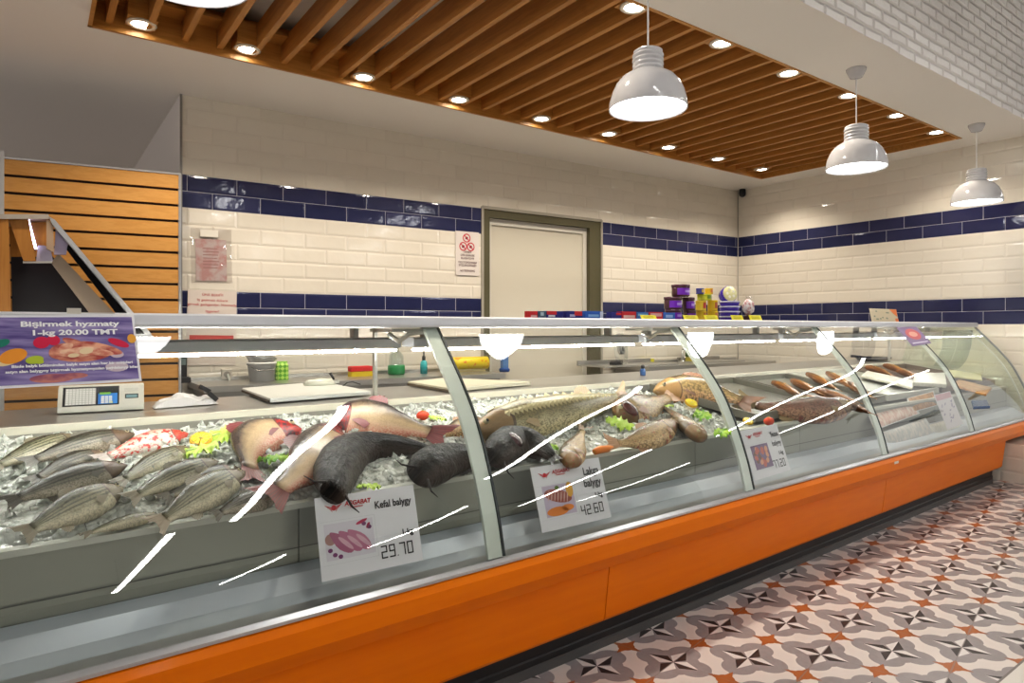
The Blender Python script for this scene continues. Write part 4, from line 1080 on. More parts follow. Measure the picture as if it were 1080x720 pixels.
def pb(nm, col, items, k=.0014):
    m = MB()
    for i, q in enumerate(items): C.blob(m, q[0], q[1], q[2], q[3], k+.0001*i, rot=q[4] if len(q) > 4 else 0)
    m.build(nm, flat(col, .35) if len(col) == 3 else col[3], t)
pb('printed_fish', (0,0,0,meat_mat('banner_fish', (.42,.08,.07), (.80,.42,.28), 26, 1)), [(.60,.44,.22,.13,.05),(.72,.50,.17,.07,-.35),(.46,.47,.10,.11,.4),(.55,.58,.10,.05,-.5)])
pb('printed_flesh', (0,0,0,meat_mat('banner_flesh', (.60,.20,.14), (.88,.62,.44), 34, 1)), [(.58,.45,.15,.07,.1),(.70,.44,.12,.05,-.2),(.48,.52,.06,.05,.6)], .0022)
pb('printed_lime', (.80,.64,.42), [(.62,.46,.05,.045,.2),(.53,.40,.04,.03,.1)], .0028)
pb('printed_tomato', (.62,.02,.08), [(.32,.60,.055,.085,-.5),(.40,.63,.045,.075,.2),(.86,.57,.085,.05,-.5)], .0016)
pb('printed_orange', (.80,.32,.04), [(.135,.42,.095,.095,.5)], .0018)
pb('printed_egg', (.80,.40,.06), [(.962,.63,.033,.07,0)], .0018)
pb('printed_orange_rim', (.75,.60,.36), [(.13,.37,.10,.05,.5)], .0016)
pb('printed_herb', (.45,.55,.05), [(.27,.36,.06,.055,.2),(.30,.33,.03,.03,0)], .0018)
pb('printed_leaf', (.02,.22,.16), [(.06,.60,.06,.05,.5)], .0016)
pb('printed_lower_dish', (0,0,0,meat_mat('banner_dish', (.30,.10,.16), (.58,.24,.20), 30, 1)), [(.38,.10,.15,.06,0),(.52,.12,.10,.04,0)], .0012)
pb('printed_plates', (.60,.50,.58), [(.83,.22,.085,.07,0),(.84,.40,.05,.05,0)], .0012)
WT = flat((.86,.86,.88), .4)
C.text('Bişirmek hyzmaty', .53, .862, .105, WT, t, bold=.004, sx=1.32, name='headline')
C.text('1-kg 20.00 TMT', .555, .735, .105, WT, t, bold=.004, sx=1.30, name='price_line')
C.text('Bizde balyk bölüminden balyk satyn alan her bir müşderi', .535, .275, .050, WT, t, bold=.002, sx=1.05, name='small_print')
C.text('satyn alan balygyny bişirmek hyzmatymyzdan peýdalanyp biler', .535, .205, .050, WT, t, bold=.002, sx=1.05, name='small_print')
cp = on_v(78, 328, 2.23); t = thing('banner_clip', 'small cream clip holding the top of the purple banner', 'clip', cp)
MB().obox(cp + Vec((0,0,.0)), (.016,0,0), (0,.012,0), (0,0,.008)).build('jaw', flat((.70,.66,.58), .4), t)
MB().obox(cp + Vec((.045,-.002,-.006)), (.05,0,0), (0,.006,0), (0,0,.003)).build('bar', flat((.62,.58,.52), .4), t)

# ------------------------------------------------------------------ tins, jars, tubs and tags on the top shelf
SZ = 1.2865
def shelf_pt(px, v): return on_v(px, 345, v)
def carton(label, x0, x1, ytop, v, main, faces, group='small tin cartons on the top shelf'):
    a, b = shelf_pt(x0, v), shelf_pt(x1, v); top = on_v((x0+x1)/2, ytop, v).z
    w_ = (b-a).length/2; h_ = (top-SZ)/2; c = (a+b)/2; c = Vec((c.x, c.y+.018, SZ+h_))
    t = thing('tin_carton', label, 'carton', c - Vec((0,0,h_)), 0, group)
    MB().obox(c, (w_,TC*w_,0), (0,.018,0), (0,0,h_)).build('carton_body', flat(main, .3), t)
    for nm, k0, k1, l0, l1, col in faces:
        m = MB(); y = c.y - .0188
        m.quad(*[Vec((c.x+w_*(2*k-1), y+TC*w_*(2*k-1), c.z+h_*(2*l-1))) for k, l in ((k0,l0),(k1,l0),(k1,l1),(k0,l1))]).build(nm, flat(col, .3), t)
NV, RD, BL = (.025,.03,.22), (.62,.03,.04), (.03,.13,.50); WTC = (.75,.75,.8)
V1 = 2.30
carton('red carton at the left end of the row of tins', 558.5, 567, 328, V1, RD, [('print', .15,.9,.2,.5,(.75,.45,.45))])
carton('grey green carton with a white fish print beside the left red one', 567.5, 576, 328, V1, (.08,.14,.22), [('print', .3,.7,.4,.85,(.55,.66,.72))])
carton('navy carton with red top print, third from the left', 576.5, 594, 328, V1, NV, [('print', 0,.6,.55,1,RD), ('white_print', .1,.5,.25,.5,WTC)])
carton('navy carton with a red corner standing alone before the blue one', 597.5, 614, 328, V1, NV, [('print', .5,1,.45,1,RD), ('white_print', .2,.55,.3,.6,(.45,.45,.7))])
carton('bright blue carton with pale right edge in the middle of the row', 617.5, 636, 328, V1, BL, [('print', .15,.75,.3,.6,(.25,.45,.75)), ('white_print', .82,1,.1,.95,(.6,.66,.8))])
carton('navy carton half hidden left of the white lettered red carton', 645, 655.5, 329, V1, NV, [('print', .45,1,.6,.9,RD)])
carton('red carton with pale lettering right of a navy one', 656, 671, 328.5, V1, RD, [('print', .1,.9,.2,.55,(.80,.55,.5))])
carton('blue carton behind the first yellow price tag', 671.5, 684, 329, V1, (.04,.18,.50), [('print', .1,.9,.5,.8,(.25,.5,.75))])
carton('red carton behind the second half of the first yellow tag', 684.5, 699, 329, V1, RD, [('print', .1,.9,.45,.85,(.7,.4,.4))])
carton('blue carton just left of the purple jars', 699.5, 712, 329.5, V1, BL, [('print', .2,.8,.3,.7,(.35,.5,.8))])
def wrap(mb, c, r, z0, z1, a0, a1, n=10):
    vs = []
    for i in range(n+1):
        a = a0+(a1-a0)*i/n
        vs += [c+Vec((r*math.cos(a), r*math.sin(a), z0)), c+Vec((r*math.cos(a), r*math.sin(a), z1))]
    return mb.add(vs, [(2*i, 2*i+2, 2*i+3, 2*i+1) for i in range(n)], True)
def jar(label, px0, px1, y0, y1, v):
    a, b = shelf_pt(px0, v), shelf_pt(px1, v); c = (a+b)/2; r = mpp(c)*(px1-px0)/2*.98
    z0 = SZ if y0 is None else on_v((px0+px1)/2, y0, v).z; z1 = on_v((px0+px1)/2, y1, v).z; hh = z1-z0
    c = Vec((c.x, c.y, z0)); t = thing('preserve_jar', label, 'jar', c, 0, 'stacked purple labelled jars')
    MB().lathe(c, [(r*.85,0),(r*.97,.006),(r*.97,hh*.72),(r*.9,hh*.78)], 24).build('jar_body', flat((.11,.05,.06), .15), t)
    MB().lathe(c, [(r,hh*.76),(r*1.02,hh*.80),(r*1.02,hh*.985),(r*.9,hh*.995),(0,hh*.995)], 24).build('lid', flat((.09,.035,.05), .25), t)
    wrap(MB(), c, r*.985, hh*.14, hh*.68, PI*1.1, PI*1.98).build('label', flat((.20,.03,.50), .3), t)
    wrap(MB(), c, r*.995, hh*.32, hh*.52, PI*1.38, PI*1.8).build('label_print', flat((.48,.34,.75), .3), t)
jar('purple labelled jar at the bottom of the stack, mostly behind the blue carton', 701, 719, None, 326, 2.38)
jar('purple labelled jar at the bottom right of the jar stack', 720.5, 734, None, 327, 2.38)
jar('purple labelled jar on the middle tier, left', 700, 719, 326.2, 313, 2.38)
jar('purple labelled jar on the middle tier, right', 719.5, 732.5, 327.2, 313.5, 2.38)
jar('purple labelled jar crowning the jar stack', 708, 727.5, 312.8, 300, 2.38)
def tin(label, px0, px1, y0, y1, v, main, pr):
    a, b = shelf_pt(px0, v), shelf_pt(px1, v); c = (a+b)/2; r = mpp(c)*(px1-px0)/2*.98
    z0 = SZ if y0 is None else on_v((px0+px1)/2, y0, v).z; z1 = on_v((px0+px1)/2, y1, v).z; hh = z1-z0
    c = Vec((c.x, c.y, z0)); t = thing('yellow_tin', label, 'tin', c, 0, 'stacked yellow tins')
    MB().lathe(c, [(r*.96,0),(r,.003),(r*.97,.006),(r*.97,hh-.006),(r,hh-.003),(r*.95,hh),(0,hh-.003)], 22).build('can', flat(main, .25), t)
    m = wrap(MB(), c, r*.985, hh*.25, hh*.8, PI*1.35, PI*1.62); m.build('label_picture', flat(pr, .3), t)
    m = wrap(MB(), c, r*.985, hh*.15, hh*.45, PI*1.66, PI*1.85); m.build('label_print', flat((.45,.10,.05), .3), t)
YL = (.72,.50,.03)
tin('yellow tin at the lower left of the tin stack', 734, 745.5, None, 328, 2.38, YL, (.55,.20,.05))
tin('yellow tin at the lower right of the tin stack', 746, 757.5, None, 328, 2.38, YL, (.62,.25,.10))
tin('yellow tin on the second tier, left', 733.5, 745, 327.8, 317, 2.38, (.70,.52,.05), (.55,.08,.05))
tin('yellow tin on the second tier, right', 746, 757, 327.8, 316.5, 2.38, YL, (.50,.15,.06))
tin('green yellow tin on the third tier of the stack', 735, 750.5, 316.6, 310.2, 2.38, (.55,.58,.04), (.2,.3,.03))
tin('navy and yellow tin at the very top left of the tin stack', 734, 742.5, 310, 304, 2.38, (.08,.08,.28), (.65,.5,.1))
tin('orange yellow tin at the very top right of the tin stack', 743, 752, 310, 304, 2.38, (.72,.45,.03), (.6,.2,.05))
def tub(label, z0, hh, c, r):
    t = thing('purple_tub', label, 'tub', c + Vec((0,0,z0-c.z)), 0, 'stacked purple tubs')
    q = Vec((c.x, c.y, z0))
    MB().lathe(q, [(r*.86,0),(r*.96,hh*.72),(r*.9,hh*.74)], 26).build('tub_body', flat((.06,.03,.36), .2), t)
    MB().lathe(q, [(r,hh*.70),(r*1.03,hh*.76),(r*1.02,hh*.98),(r*.9,hh)], 26).build('lid', flat((.50,.48,.66), .25), t)
a, b = shelf_pt(758.5, 2.38), shelf_pt(780, 2.38); ctb = (a+b)/2; rt = mpp(ctb)*10.6; ctb.z = SZ
zt = on_v(769, 317.5, 2.38).z; ht = (zt-SZ)/4
for i, q in enumerate(('bottom','second','third','fourth')): tub('purple tub with pale rim, %s in the stack of tubs counted upwards' % q, SZ+ht*i, ht*.99, ctb, rt)
q = Vec((ctb.x, ctb.y, zt + rt*.72)); t = thing('tilted_tub', 'purple tub tipped on its side showing a yellow printed lid on the tub stack', 'tub', q)
ax = Vec((-.30,-.90,.25)).normalized()
MB().lathe(q - ax*.02, [(rt*.70,-.03),(rt*.84,.02),(rt*.8,.022)], 26, ax=ax).build('tub_body', flat((.06,.03,.36), .2), t)
MB().lathe(q - ax*.02, [(rt*.76,.018),(rt*.78,.026),(rt*.74,.032),(0,.032)], 26, ax=ax).build('lid', flat((.70,.66,.35), .25), t)
lx = ax.cross(Vec((0,0,1))).normalized(); ly = lx.cross(ax)
m = MB()
for i in range(5): m.lathe(q + ax*.0128 + lx*(rt*.40*math.cos(i*1.3)) + ly*(rt*.40*math.sin(i*1.3)), [(rt*.15,0),(0,.0005)], 10, ax=ax, cap=False)
m.build('lid_print', flat((.78,.75,.60), .4), t)
bc = (shelf_pt(781, 2.38)+shelf_pt(797, 2.38))/2; bc.z = SZ
t = thing('dark_tin', 'dark brown tin under the clear bag on the shelf', 'tin', bc)
MB().lathe(bc, [(.030,0),(.032,.004),(.032,.026),(.030,.030),(0,.029)], 20).build('can', flat((.05,.02,.012), .3), t)
MB().lathe(bc + Vec((0,0,.030)), [(.033,0),(.033,.004),(0,.005)], 20).build('lid', flat((.10,.05,.03), .3), t)
q = bc + Vec((0,0,.085)); t = thing('snack_bag', 'crumpled clear bag of pinkish snacks on a dark tin at the end of the goods', 'bag', q)
vs = []; N = 16
rr = random.Random(9)
b_ = MB().ball(q, .048, 18, (.95,.6,1.05))
b_.v = [p + (p-q)*(.22*mnoise.noise(p*55)) for p in b_.v]
M_ = Mt('snack_print', (.6,.5,.5), .2); n_ = M_.noise(None, 40, 3); M_.color(M_.mix(n_.step(.42,.58), (.74,.70,.70), (.45,.22,.22))); b_.build('bag_body', M_.m, t)
MB().tube([q + Vec((0,0,.045)), q + Vec((.006,0,.062))], [.012,.022], 10).build('gathered_neck', BAG, t)
for x0, x1, lab in ((677,693,'yellow shelf tag in front of the red and blue cartons'), (722,737,'yellow shelf tag in front of the purple jars'), (744,758,'yellow shelf tag in front of the yellow tins'), (772.5,784.5,'yellow shelf tag below the purple tubs'), (791.5,804,'yellow shelf tag in front of the clear bag')):
    a, b = shelf_pt(x0, 2.245), shelf_pt(x1, 2.245); top = on_v((x0+x1)/2, 332.8, 2.245).z
    a.z = b.z = SZ+.003; t = thing('shelf_tag', lab, 'price tag', (a+b)/2, 0, 'yellow tags on the top shelf')
    u_ = Vec((0,.012,top-SZ))
    MB().poly([a, b, b+u_, a+u_], (0,1,0), .002).build('tag_face', flat((.72,.66,.02), .4), t)
    m = MB(); r1 = (b-a)
    for k in (.3,.6): m.quad(a+r1*.15+u_*k-Vec((0,.001,0)), a+r1*.8+u_*k-Vec((0,.001,0)), a+r1*.8+u_*(k+.12)-Vec((0,.001,0)), a+r1*.15+u_*(k+.12)-Vec((0,.001,0)))
    m.build('tag_print', flat((.35,.30,.02), .5), t)
a, b = shelf_pt(920, 2.30), shelf_pt(948, 2.30); a.z = b.z = SZ
t = thing('shelf_card', 'cream and orange printed card standing on the right of the top shelf', 'card', (a+b)/2)
top = on_v(934, 325.5, 2.30).z; u_ = Vec((0,.02,top-SZ))
C = Card(a, b, b+u_, a+u_)
MB().poly([a, b, b+u_, a+u_], (0,1,0), .004).build('card', flat((.66,.56,.38), .4), t)
m = MB(); m.add([C.P(.72,.98,.001), C.P(1,.98,.001), C.P(.98,.4,.001), C.P(.86,.62,.001)], [(3,2,1,0)][::1]); C.rect(m, .88, .02, 1, .3); m.build('orange_print', flat((.80,.20,.02), .4), t)
m = MB(); rr = random.Random(4)
for i in range(10): C.blob(m, .08+.62*rr.random(), .15+.7*rr.random(), .035, .06, .0014, n=8)
m.build('speckled_print', flat((.30,.32,.22), .5), t)

# ------------------------------------------------------------------ slat wall and the slanted cabinet on the left
q1 = on_y(188.5, 185, 5.02); X1, Y1 = q1.x, q1.y
sl = -.16
def sw(x, z, off=0): return Vec((X1 + x, Y1 + sl*x - off, z))           # x <= 0 runs to the left
SWT = q1.z; sx0 = -2.2
t = thing('slatwall_panel', 'beech slat wall panel with dark grooves and a thin metal edge left of the tiles', 'wall panel', sw(sx0/2, 0))
m = MB(); m.hexa([sw(sx0,.0,0),sw(0,.0,0),sw(0,.0,-.03),sw(sx0,.0,-.03),sw(sx0,SWT,0),sw(0,SWT,0),sw(0,SWT,-.03),sw(sx0,SWT,-.03)]); m.build('backing', flat((.025,.014,.008), .7), t)
pitch = .1085; z = SWT - .002
m = MB()
while z > .1:
    z0 = z - pitch + .017
    m.hexa([sw(sx0,z0,.018),sw(-.004,z0,.018),sw(-.004,z0,0),sw(sx0,z0,0),sw(sx0,z,.018),sw(-.004,z,.018),sw(-.004,z,0),sw(sx0,z,0)]); z -= pitch
m.build('boards', W_SLAT, t)['kind'] = 'stuff'
m = MB(); m.hexa([sw(-.004,0,.022),sw(.012,0,.022),sw(.012,0,-.03),sw(-.004,0,-.03),sw(-.004,SWT+.012,.022),sw(.012,SWT+.012,.022),sw(.012,SWT+.012,-.03),sw(-.004,SWT+.012,-.03)]); m.build('edge_trim', ALU, t)
m = MB(); m.hexa([sw(sx0,SWT,.022),sw(-.004,SWT,.022),sw(-.004,SWT,-.03),sw(sx0,SWT,-.03),sw(sx0,SWT+.012,.022),sw(-.004,SWT+.012,.022),sw(-.004,SWT+.012,-.03),sw(sx0,SWT+.012,-.03)]); m.build('top_trim', ALU, t)
pq = on_y(3, 200, 4.93); m = MB(); m.box(pq.x-.03, pq.x+.006, pq.y, pq.y+.02, .2, SWT-.0).build('joint_trim', flat((.6,.6,.6), .3, .5), t)

YC = 4.74
def pc(x, y, dy=0): return on_y(x, y, YC + dy)
cq = pc(60, 330); t = thing('slanted_display_cabinet', 'wooden wall cabinet with dark interior and slanted metal framed side on the slat wall', 'cabinet', Vec((cq.x, YC, 1.25)))
Yb = .55
def plate(nm, pts, mat, d0=0, d1=.02):
    P = [pc(x, y) for x, y in pts]; m = MB()
    A_ = [p + Vec((0,d0,0)) for p in P]; B_ = [p + Vec((0,d1,0)) for p in P]; k = len(P)
    m.add(A_ + B_, [tuple(range(k-1,-1,-1)), tuple(range(k,2*k))] + [(i,(i+1)%k,k+(i+1)%k,k+i) for i in range(k)]).build(nm, mat, t)
WD = wood_mat('cabinet_wood', (.40,.17,.035), (.52,.25,.06), 2)
plate('wooden_post', [(2,352),(12,352),(9,231),(0,231)], WD, 0, .05)
plate('side_post', [(-30,352),(2,352),(0,231),(-30,231)], WD, 0, .05)
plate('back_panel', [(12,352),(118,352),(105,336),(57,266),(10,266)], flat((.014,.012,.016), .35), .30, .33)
plate('upper_back', [(10,266),(57,266),(48,232),(8,232)], WD, .30, .33)
plate('top_rail', [(-30,231),(53,231),(51,226),(-30,226)], flat((.50,.45,.40), .4, .3), -.01, .36)
plate('wooden_valance', [(25,275.5),(38,275.5),(30,231),(9,231)], WD, .02, .06)
plate('valance_edge', [(24,277),(55,277),(55,275),(24,275)], flat((.6,.58,.55), .3, .4), .02, .06)
plate('painted_reflection', [(38,275),(56,275),(54,262),(47,258),(40,258)], flat((.62,.58,.72), .2, .2), .04, .08)  # light reflected inside the cabinet, put into the plate's lilac colour
plate('lit_shelf_face', [(34,258),(48,258),(50,232),(31,232)], WD, .10, .12)
P = [pc(29.5,231), pc(38,262)]; MB().tube([p + Vec((0,.03,0)) for p in P], .007, 8).build('led_strip', glow('cabinet_led', (.75,.68,1), 5), t)
plate('front_stile', [(49,262),(57,266),(56,236),(49,231)], flat((.50,.36,.25), .35, .2), .0, .04)
plate('inner_lining', [(54,276),(62,266),(142,352),(112,352)], flat((.42,.34,.26), .4, .1), .06, .08)
plate('window_strip', [(70,262),(72,257),(154,352),(140,352)], flat((.012,.013,.016), .08), .03, .05)
plate('bright_return', [(57,268),(70,268),(72,257),(59,238)], flat((.58,.52,.70), .2, .3), .03, .05)
plate('slanted_frame', [(51,228),(58,232),(159.5,352),(153,352),(56,238)], ALU, -.01, .03)

plate('bottom_rail', [(-30,357),(163,357),(159,352),(-30,352)], ALU, -.01, .33)
# ------------------------------------------------------------------ weighing scale on the worktop
sc_b = on_z(106, 434, .916); fw = Vec((1, TC, 0)).normalized(); bk = Vec((-TC, 1, 0))
pL, pR = on_z(60, 436.5, .918), on_z(152, 431.5, .918)
wS = (pR-pL).length; rx = (pR-pL).normalized(); ry = Vec((-rx.y, rx.x, 0)); cS = (pL+pR)/2
hS = wS*.335
t = thing('weighing_scale', 'cream label printing scale with key grid standing on the steel worktop', 'weighing scale', cS)
SCM = flat((.66,.64,.57), .4)
def sp_(a, d, z): return cS + rx*(wS*(a-.5)) + ry*d + Vec((0,0,z))
top = .985
m = MB(); pr = [(0,.0),(0,.020),(.052,hS),(.085,hS+.004),(.16,hS*.8),(.16,0)]
k = len(pr); m.add([sp_(0,d,z) for d,z in pr] + [sp_(1,d,z) for d,z in pr], [tuple(range(k-1,-1,-1)), tuple(range(k,2*k))] + [(i,(i+1)%k,k+(i+1)%k,k+i) for i in range(k)][::1]).build('scale_body', SCM, t, bevel=.004)
fn = Vec((0,0,0)); fu = Vec((0,0,0))
A0, A1 = sp_(0,0,.020), sp_(0,.052,hS); fu = (A1-A0); lu = fu.length; fu = fu.normalized(); fn = rx.cross(fu)
def fc(a, b, k=.001): return A0 + rx*(wS*a) + fu*(lu*b) + fn*k
def frect(m, a0, b0, a1, b1, k): return m.quad(fc(a0,b0,k), fc(a1,b0,k), fc(a1,b1,k), fc(a0,b1,k))
frect(MB(), .055,.06,.70,.97,.001).build('keypad_bezel', BLACK, t)
frect(MB(), .085,.11,.43,.90,.002).build('key_sheet', flat((.42,.41,.38), .5), t)
m = MB()
for i in range(9):
    for j in range(8): frect(m, .090+i*.0375, .125+j*.096, .090+i*.0375+.031, .125+j*.096+.078, .003)
m.build('preset_keys', flat((.72,.71,.68), .5), t)
frect(MB(), .455,.11,.68,.62,.002).build('keypad', flat((.04,.22,.62), .4), t)
m = MB()
for i in range(3):
    for j in range(4): frect(m, .49+i*.045, .14+j*.09, .49+i*.045+.038, .14+j*.09+.075, .003)
m.build('number_keys', flat((.75,.74,.72), .5), t)
m = MB(); frect(m, .47,.56,.60,.66,.003); m.build('green_keys', flat((.25,.55,.08), .4), t)
m = MB(); frect(m, .585,.13,.625,.22,.003); m.build('yellow_key', flat((.65,.65,.05), .4), t)
frect(MB(), .46,.66,.68,.92,.002).build('display_window', flat((.02,.025,.03), .1), t)
frect(MB(), .77,.33,.93,.55,.001).build('label_slot', flat((.03,.03,.03), .4), t)
frect(MB(), .785,.36,.915,.50,.002).build('slot_window', flat((.22,.36,.38), .15), t)
m = MB()
for j in range(4): frect(m, .76,.68+j*.045,.93,.69+j*.045,.001)
m.build('printed_notes', flat((.40,.38,.36), .5), t)

# ------------------------------------------------------------------ signs and papers on the back wall
def wall_card(px, off=.006):
    P = [on_wall(x, y, off) for x, y in px]; return Card(*P)
C = wall_card([(480,290),(504.5,290.5),(505.5,245.5),(480.5,243)])
t = thing('prohibition_sign', 'white sign with three red prohibition circles left of the door', 'sign', C.P(.5,.5))
m = MB(); m.hexa([C.P(0,0,0),C.P(1,0,0),C.P(1,1,0),C.P(0,1,0),C.P(0,0,.004),C.P(1,0,.004),C.P(1,1,.004),C.P(0,1,.004)]); m.build('board', flat((.72,.66,.62), .35), t)
def ring(C, m, a, b, r0, r1, k):
    n = 24; vs = []
    for i in range(n):
        q = 2*PI*i/n; d = C.r*math.cos(q)+C.u*math.sin(q); vs += [C.P(a,b,k)+d*r0, C.P(a,b,k)+d*r1]
    m.add(vs, [(2*i, 2*i+1, (2*i+3)%(2*n), (2*i+2)%(2*n)) for i in range(n)])
    d = (C.r*-.7+C.u*.7); e = (C.r*.7+C.u*.7)*(r1-r0)*.5; c = C.P(a,b,k)
    m.add([c+d*r0-e, c+d*r0+e, c-d*r0+e, c-d*r0-e], [(0,1,2,3)])
for a, b in ((.47,.85),(.32,.655),(.64,.655)):
    m = MB(); ring(C, m, a, b, C.w*.125, C.w*.165, .0052); m.build('prohibition_circle', flat((.55,.03,.06), .4), t)
    m = MB(); C.blob(m, a, b, .06, .03, .0048, rot=.6); m.build('pictogram', INK, t)
for i, (s_, z_) in enumerate((('GIRMEK',.53),('DIŇE IŞGÄRLERE',.455),('RUGSATDYR',.385),('ПОСТОРОННИМ',.29),('ВХОД ВОСПРЕЩЁН',.225),('NO TRESPASSING',.10))):
    text_mesh(s_, C.P(.5, z_, .005), C.r, C.u, C.n, C.h*.062, 'CENTER', C.h*.001, 'lettering', flat((.12,.05,.06), .5), t, .95 if len(s_) < 12 else .78)
C = wall_card([(197.5,336),(249.5,337),(249.5,307.5),(198,305)])
t = thing('staff_notice', 'pale notice with lines of red text on the wall above the shelf', 'notice', C.P(.5,.5))
m = MB(); C.rect(m, 0, -1.6, 1, 1, .0); m.build('sheet', flat((.68,.60,.54), .4), t)
RT_ = flat((.50,.10,.10), .5)
for s_, z_ in (('ÜNS BERIŇ!',.84),('Iş geýimsiz dükana',.66),('girmek gadagandyr. Hormatly',.50),('Işgärler!',.27),('Elleriňizi ýuwuň',.12),('we arassalaň',-.03)):
    text_mesh(s_, C.P(.5, z_, .001), C.r, C.u, C.n, C.h*.115, 'CENTER', C.h*.001, 'lettering', RT_, t, 1.15)
m = MB(); C.rect(m, .05, -.78, .95, -.56, .001); m.build('red_band', flat((.50,.06,.05), .4), t)
C = wall_card([(205.5,297),(240,297.5),(240,250),(205,248)])
t = thing('plastic_file_pocket', 'clear plastic pocket with a pinkish paper hung on the tiles above the notice', 'paper', C.P(.5,.5))
m = MB(); C.rect(m, .03, .02, .97, .93, 0); m.build('paper', (lambda M: (M.color(M.mix(M.noise(None, 14, 3).step(.42,.6), (.66,.55,.53), (.62,.36,.34))), M.m)[1])(Mt('pocket_paper', (.6,.5,.5), .5)), t)
m = MB(); N = 12; m.add([C.P(-.12+1.25*i/N, -.03+1.2*j/N, .004+.004*mnoise.noise(Vec((i*.7, j*.9, 3)))) for i in range(N+1) for j in range(N+1)], [(i*(N+1)+j, (i+1)*(N+1)+j, (i+1)*(N+1)+j+1, i*(N+1)+j+1) for i in range(N) for j in range(N)], True); m.build('plastic_sleeve', BAG, t)
m = MB(); C.rect(m, .18, .98, .72, 1.13, .012); m.build('tape', flat((.74,.70,.62), .3), t)
m = MB()
for j in range(7): C.rect(m, .25, .30+.07*j, .68+.03*(j%3), .318+.07*j, .001)
m.build('print_lines', flat((.45,.25,.25), .5), t)

# ------------------------------------------------------------------ steel work counters along the back wall
WZ = .86
def back_counter(label, x0, x1, dep=.55):
    t = thing('rear_work_counter', label, 'work counter', wpt((x0+x1)/2, 0, dep/2))
    def bb(a0, a1, o0, o1, z0, z1): return MB().hexa([wpt(a0,z0,o1),wpt(a1,z0,o1),wpt(a1,z0,o0),wpt(a0,z0,o0),wpt(a0,z1,o1),wpt(a1,z1,o1),wpt(a1,z1,o0),wpt(a0,z1,o0)])
    bb(x0, x1, .01, dep, WZ-.04, WZ).build('steel_top', STEEL, t)
    bb(x0, x1, .004, .02, WZ, WZ+.025).build('splashback', STEEL, t)
    bb(x0+.03, x1-.03, .05, dep-.04, .12, WZ-.04).build('cabinet_front', STEEL_D, t)
    for x in (x0+.08, x1-.08): bb(x-.02, x+.02, dep-.09, dep-.05, 0, .12).build('leg', STEEL_D, t)
back_counter('stainless work counter along the tiled wall left of the door', XL+.05, DX0-.12)
back_counter('stainless sink counter along the tiled wall right of the door', DX1+.12, XR-.06)

def put(px, py, off): p = on_wall(px, py, off); return p
def base_on(px, off): p = on_wall(px, 345, off); p.z = WZ; return p
# white bucket with a grey bag inside
p = base_on(276, .25); k = mpp(p); t = thing('white_bucket', 'white plastic bucket left of the green checked pack', 'bucket', p)
MB().lathe(p, [(k*12,0),(k*14.2,k*18),(k*15,k*18),(k*15,k*20),(k*13.6,k*20),(k*13,k*14),(0,k*14)], 28).build('bucket_body', flat((.92,.90,.86), .4), t)
MB().tube([p+Vec((-k*15,0,k*18)), p+Vec((-k*8,-k*15,k*12)), p+Vec((k*8,-k*15,k*12)), p+Vec((k*15,0,k*18))], k*.6, 6).build('handle', STEEL_D, t)
t = thing('grey_bag', 'crumpled grey plastic bag sticking out of the white bucket', 'bag', p + Vec((0,0,k*16)))
b_ = MB().ball(p + Vec((0,0,k*23)), k*12, 20, (1.08,.9,.62)); c_ = p + Vec((0,0,k*23))
b_.v = [q + (q-c_)*(.5*mnoise.noise(q*38)) for q in b_.v]; b_.build('crumpled_film', flat((.34,.34,.33), .25, .2), t)
b_ = MB().tube([c_ + Vec((-k*9,-k*4,k*3)), c_ + Vec((-k*3,-k*8,k*8)), c_ + Vec((k*6,-k*6,k*5))], [k*2.2,k*3,k*1.2], 8); b_.build('twisted_edge', flat((.55,.55,.54), .3), t)
# checked pack
p = base_on(297, .22); k = mpp(p); t = thing('checked_pack', 'bright green checked pack standing behind the white cutting board', 'pack', p)
M_ = Mt('green_check', (.3,.7,.1), .4); X = M_.obj(); s_ = (((X[0]*95.0+X[2]*95.0).sin()).gt(0.0) - ((X[0]*95.0-X[2]*95.0).sin()).gt(0.0)).abs()
M_.color(M_.mix(s_, (.13,.42,.03), (.52,.78,.16)))
MB().rbox(p + Vec((0,0,k*9)), (k*6.5,0,0), (0,k*3.5,0), (0,0,k*9), .3).build('pack_body', M_.m, t)
MB().obox(p + Vec((0,0,k*18.6)), (k*6,0,0), (0,k*.6,0), (0,0,k*.8)).build('sealed_top', flat((.30,.60,.08), .4), t)
# wall socket with hose
C = wall_card([(233,400),(244.5,400),(244.5,389),(233,389)], .004)
t = thing('wall_socket', 'white wall socket with a grey hose hanging from it left of the bucket', 'socket', C.P(.5,.5))
MB().hexa([C.P(0,0,0),C.P(1,0,0),C.P(1,1,0),C.P(0,1,0),C.P(.06,.06,.02),C.P(.94,.06,.02),C.P(.94,.94,.02),C.P(.06,.94,.02)]).build('cover_plate', flat((.58,.54,.48), .4), t)
m = MB(); C.blob(m, .5, .5, .3, .3, .021); m.build('outlet', flat((.30,.28,.25), .4), t)
a = C.P(.55,.5,.03)
MB().tube([a, a+Vec((.01,-.04,-.06)), a+Vec((-.02,-.07,-.16)), a+Vec((-.03,-.08,-.21)), a+Vec((.05,-.12,-.235))], .009, 8).build('hose', flat((.45,.46,.43), .35), t)
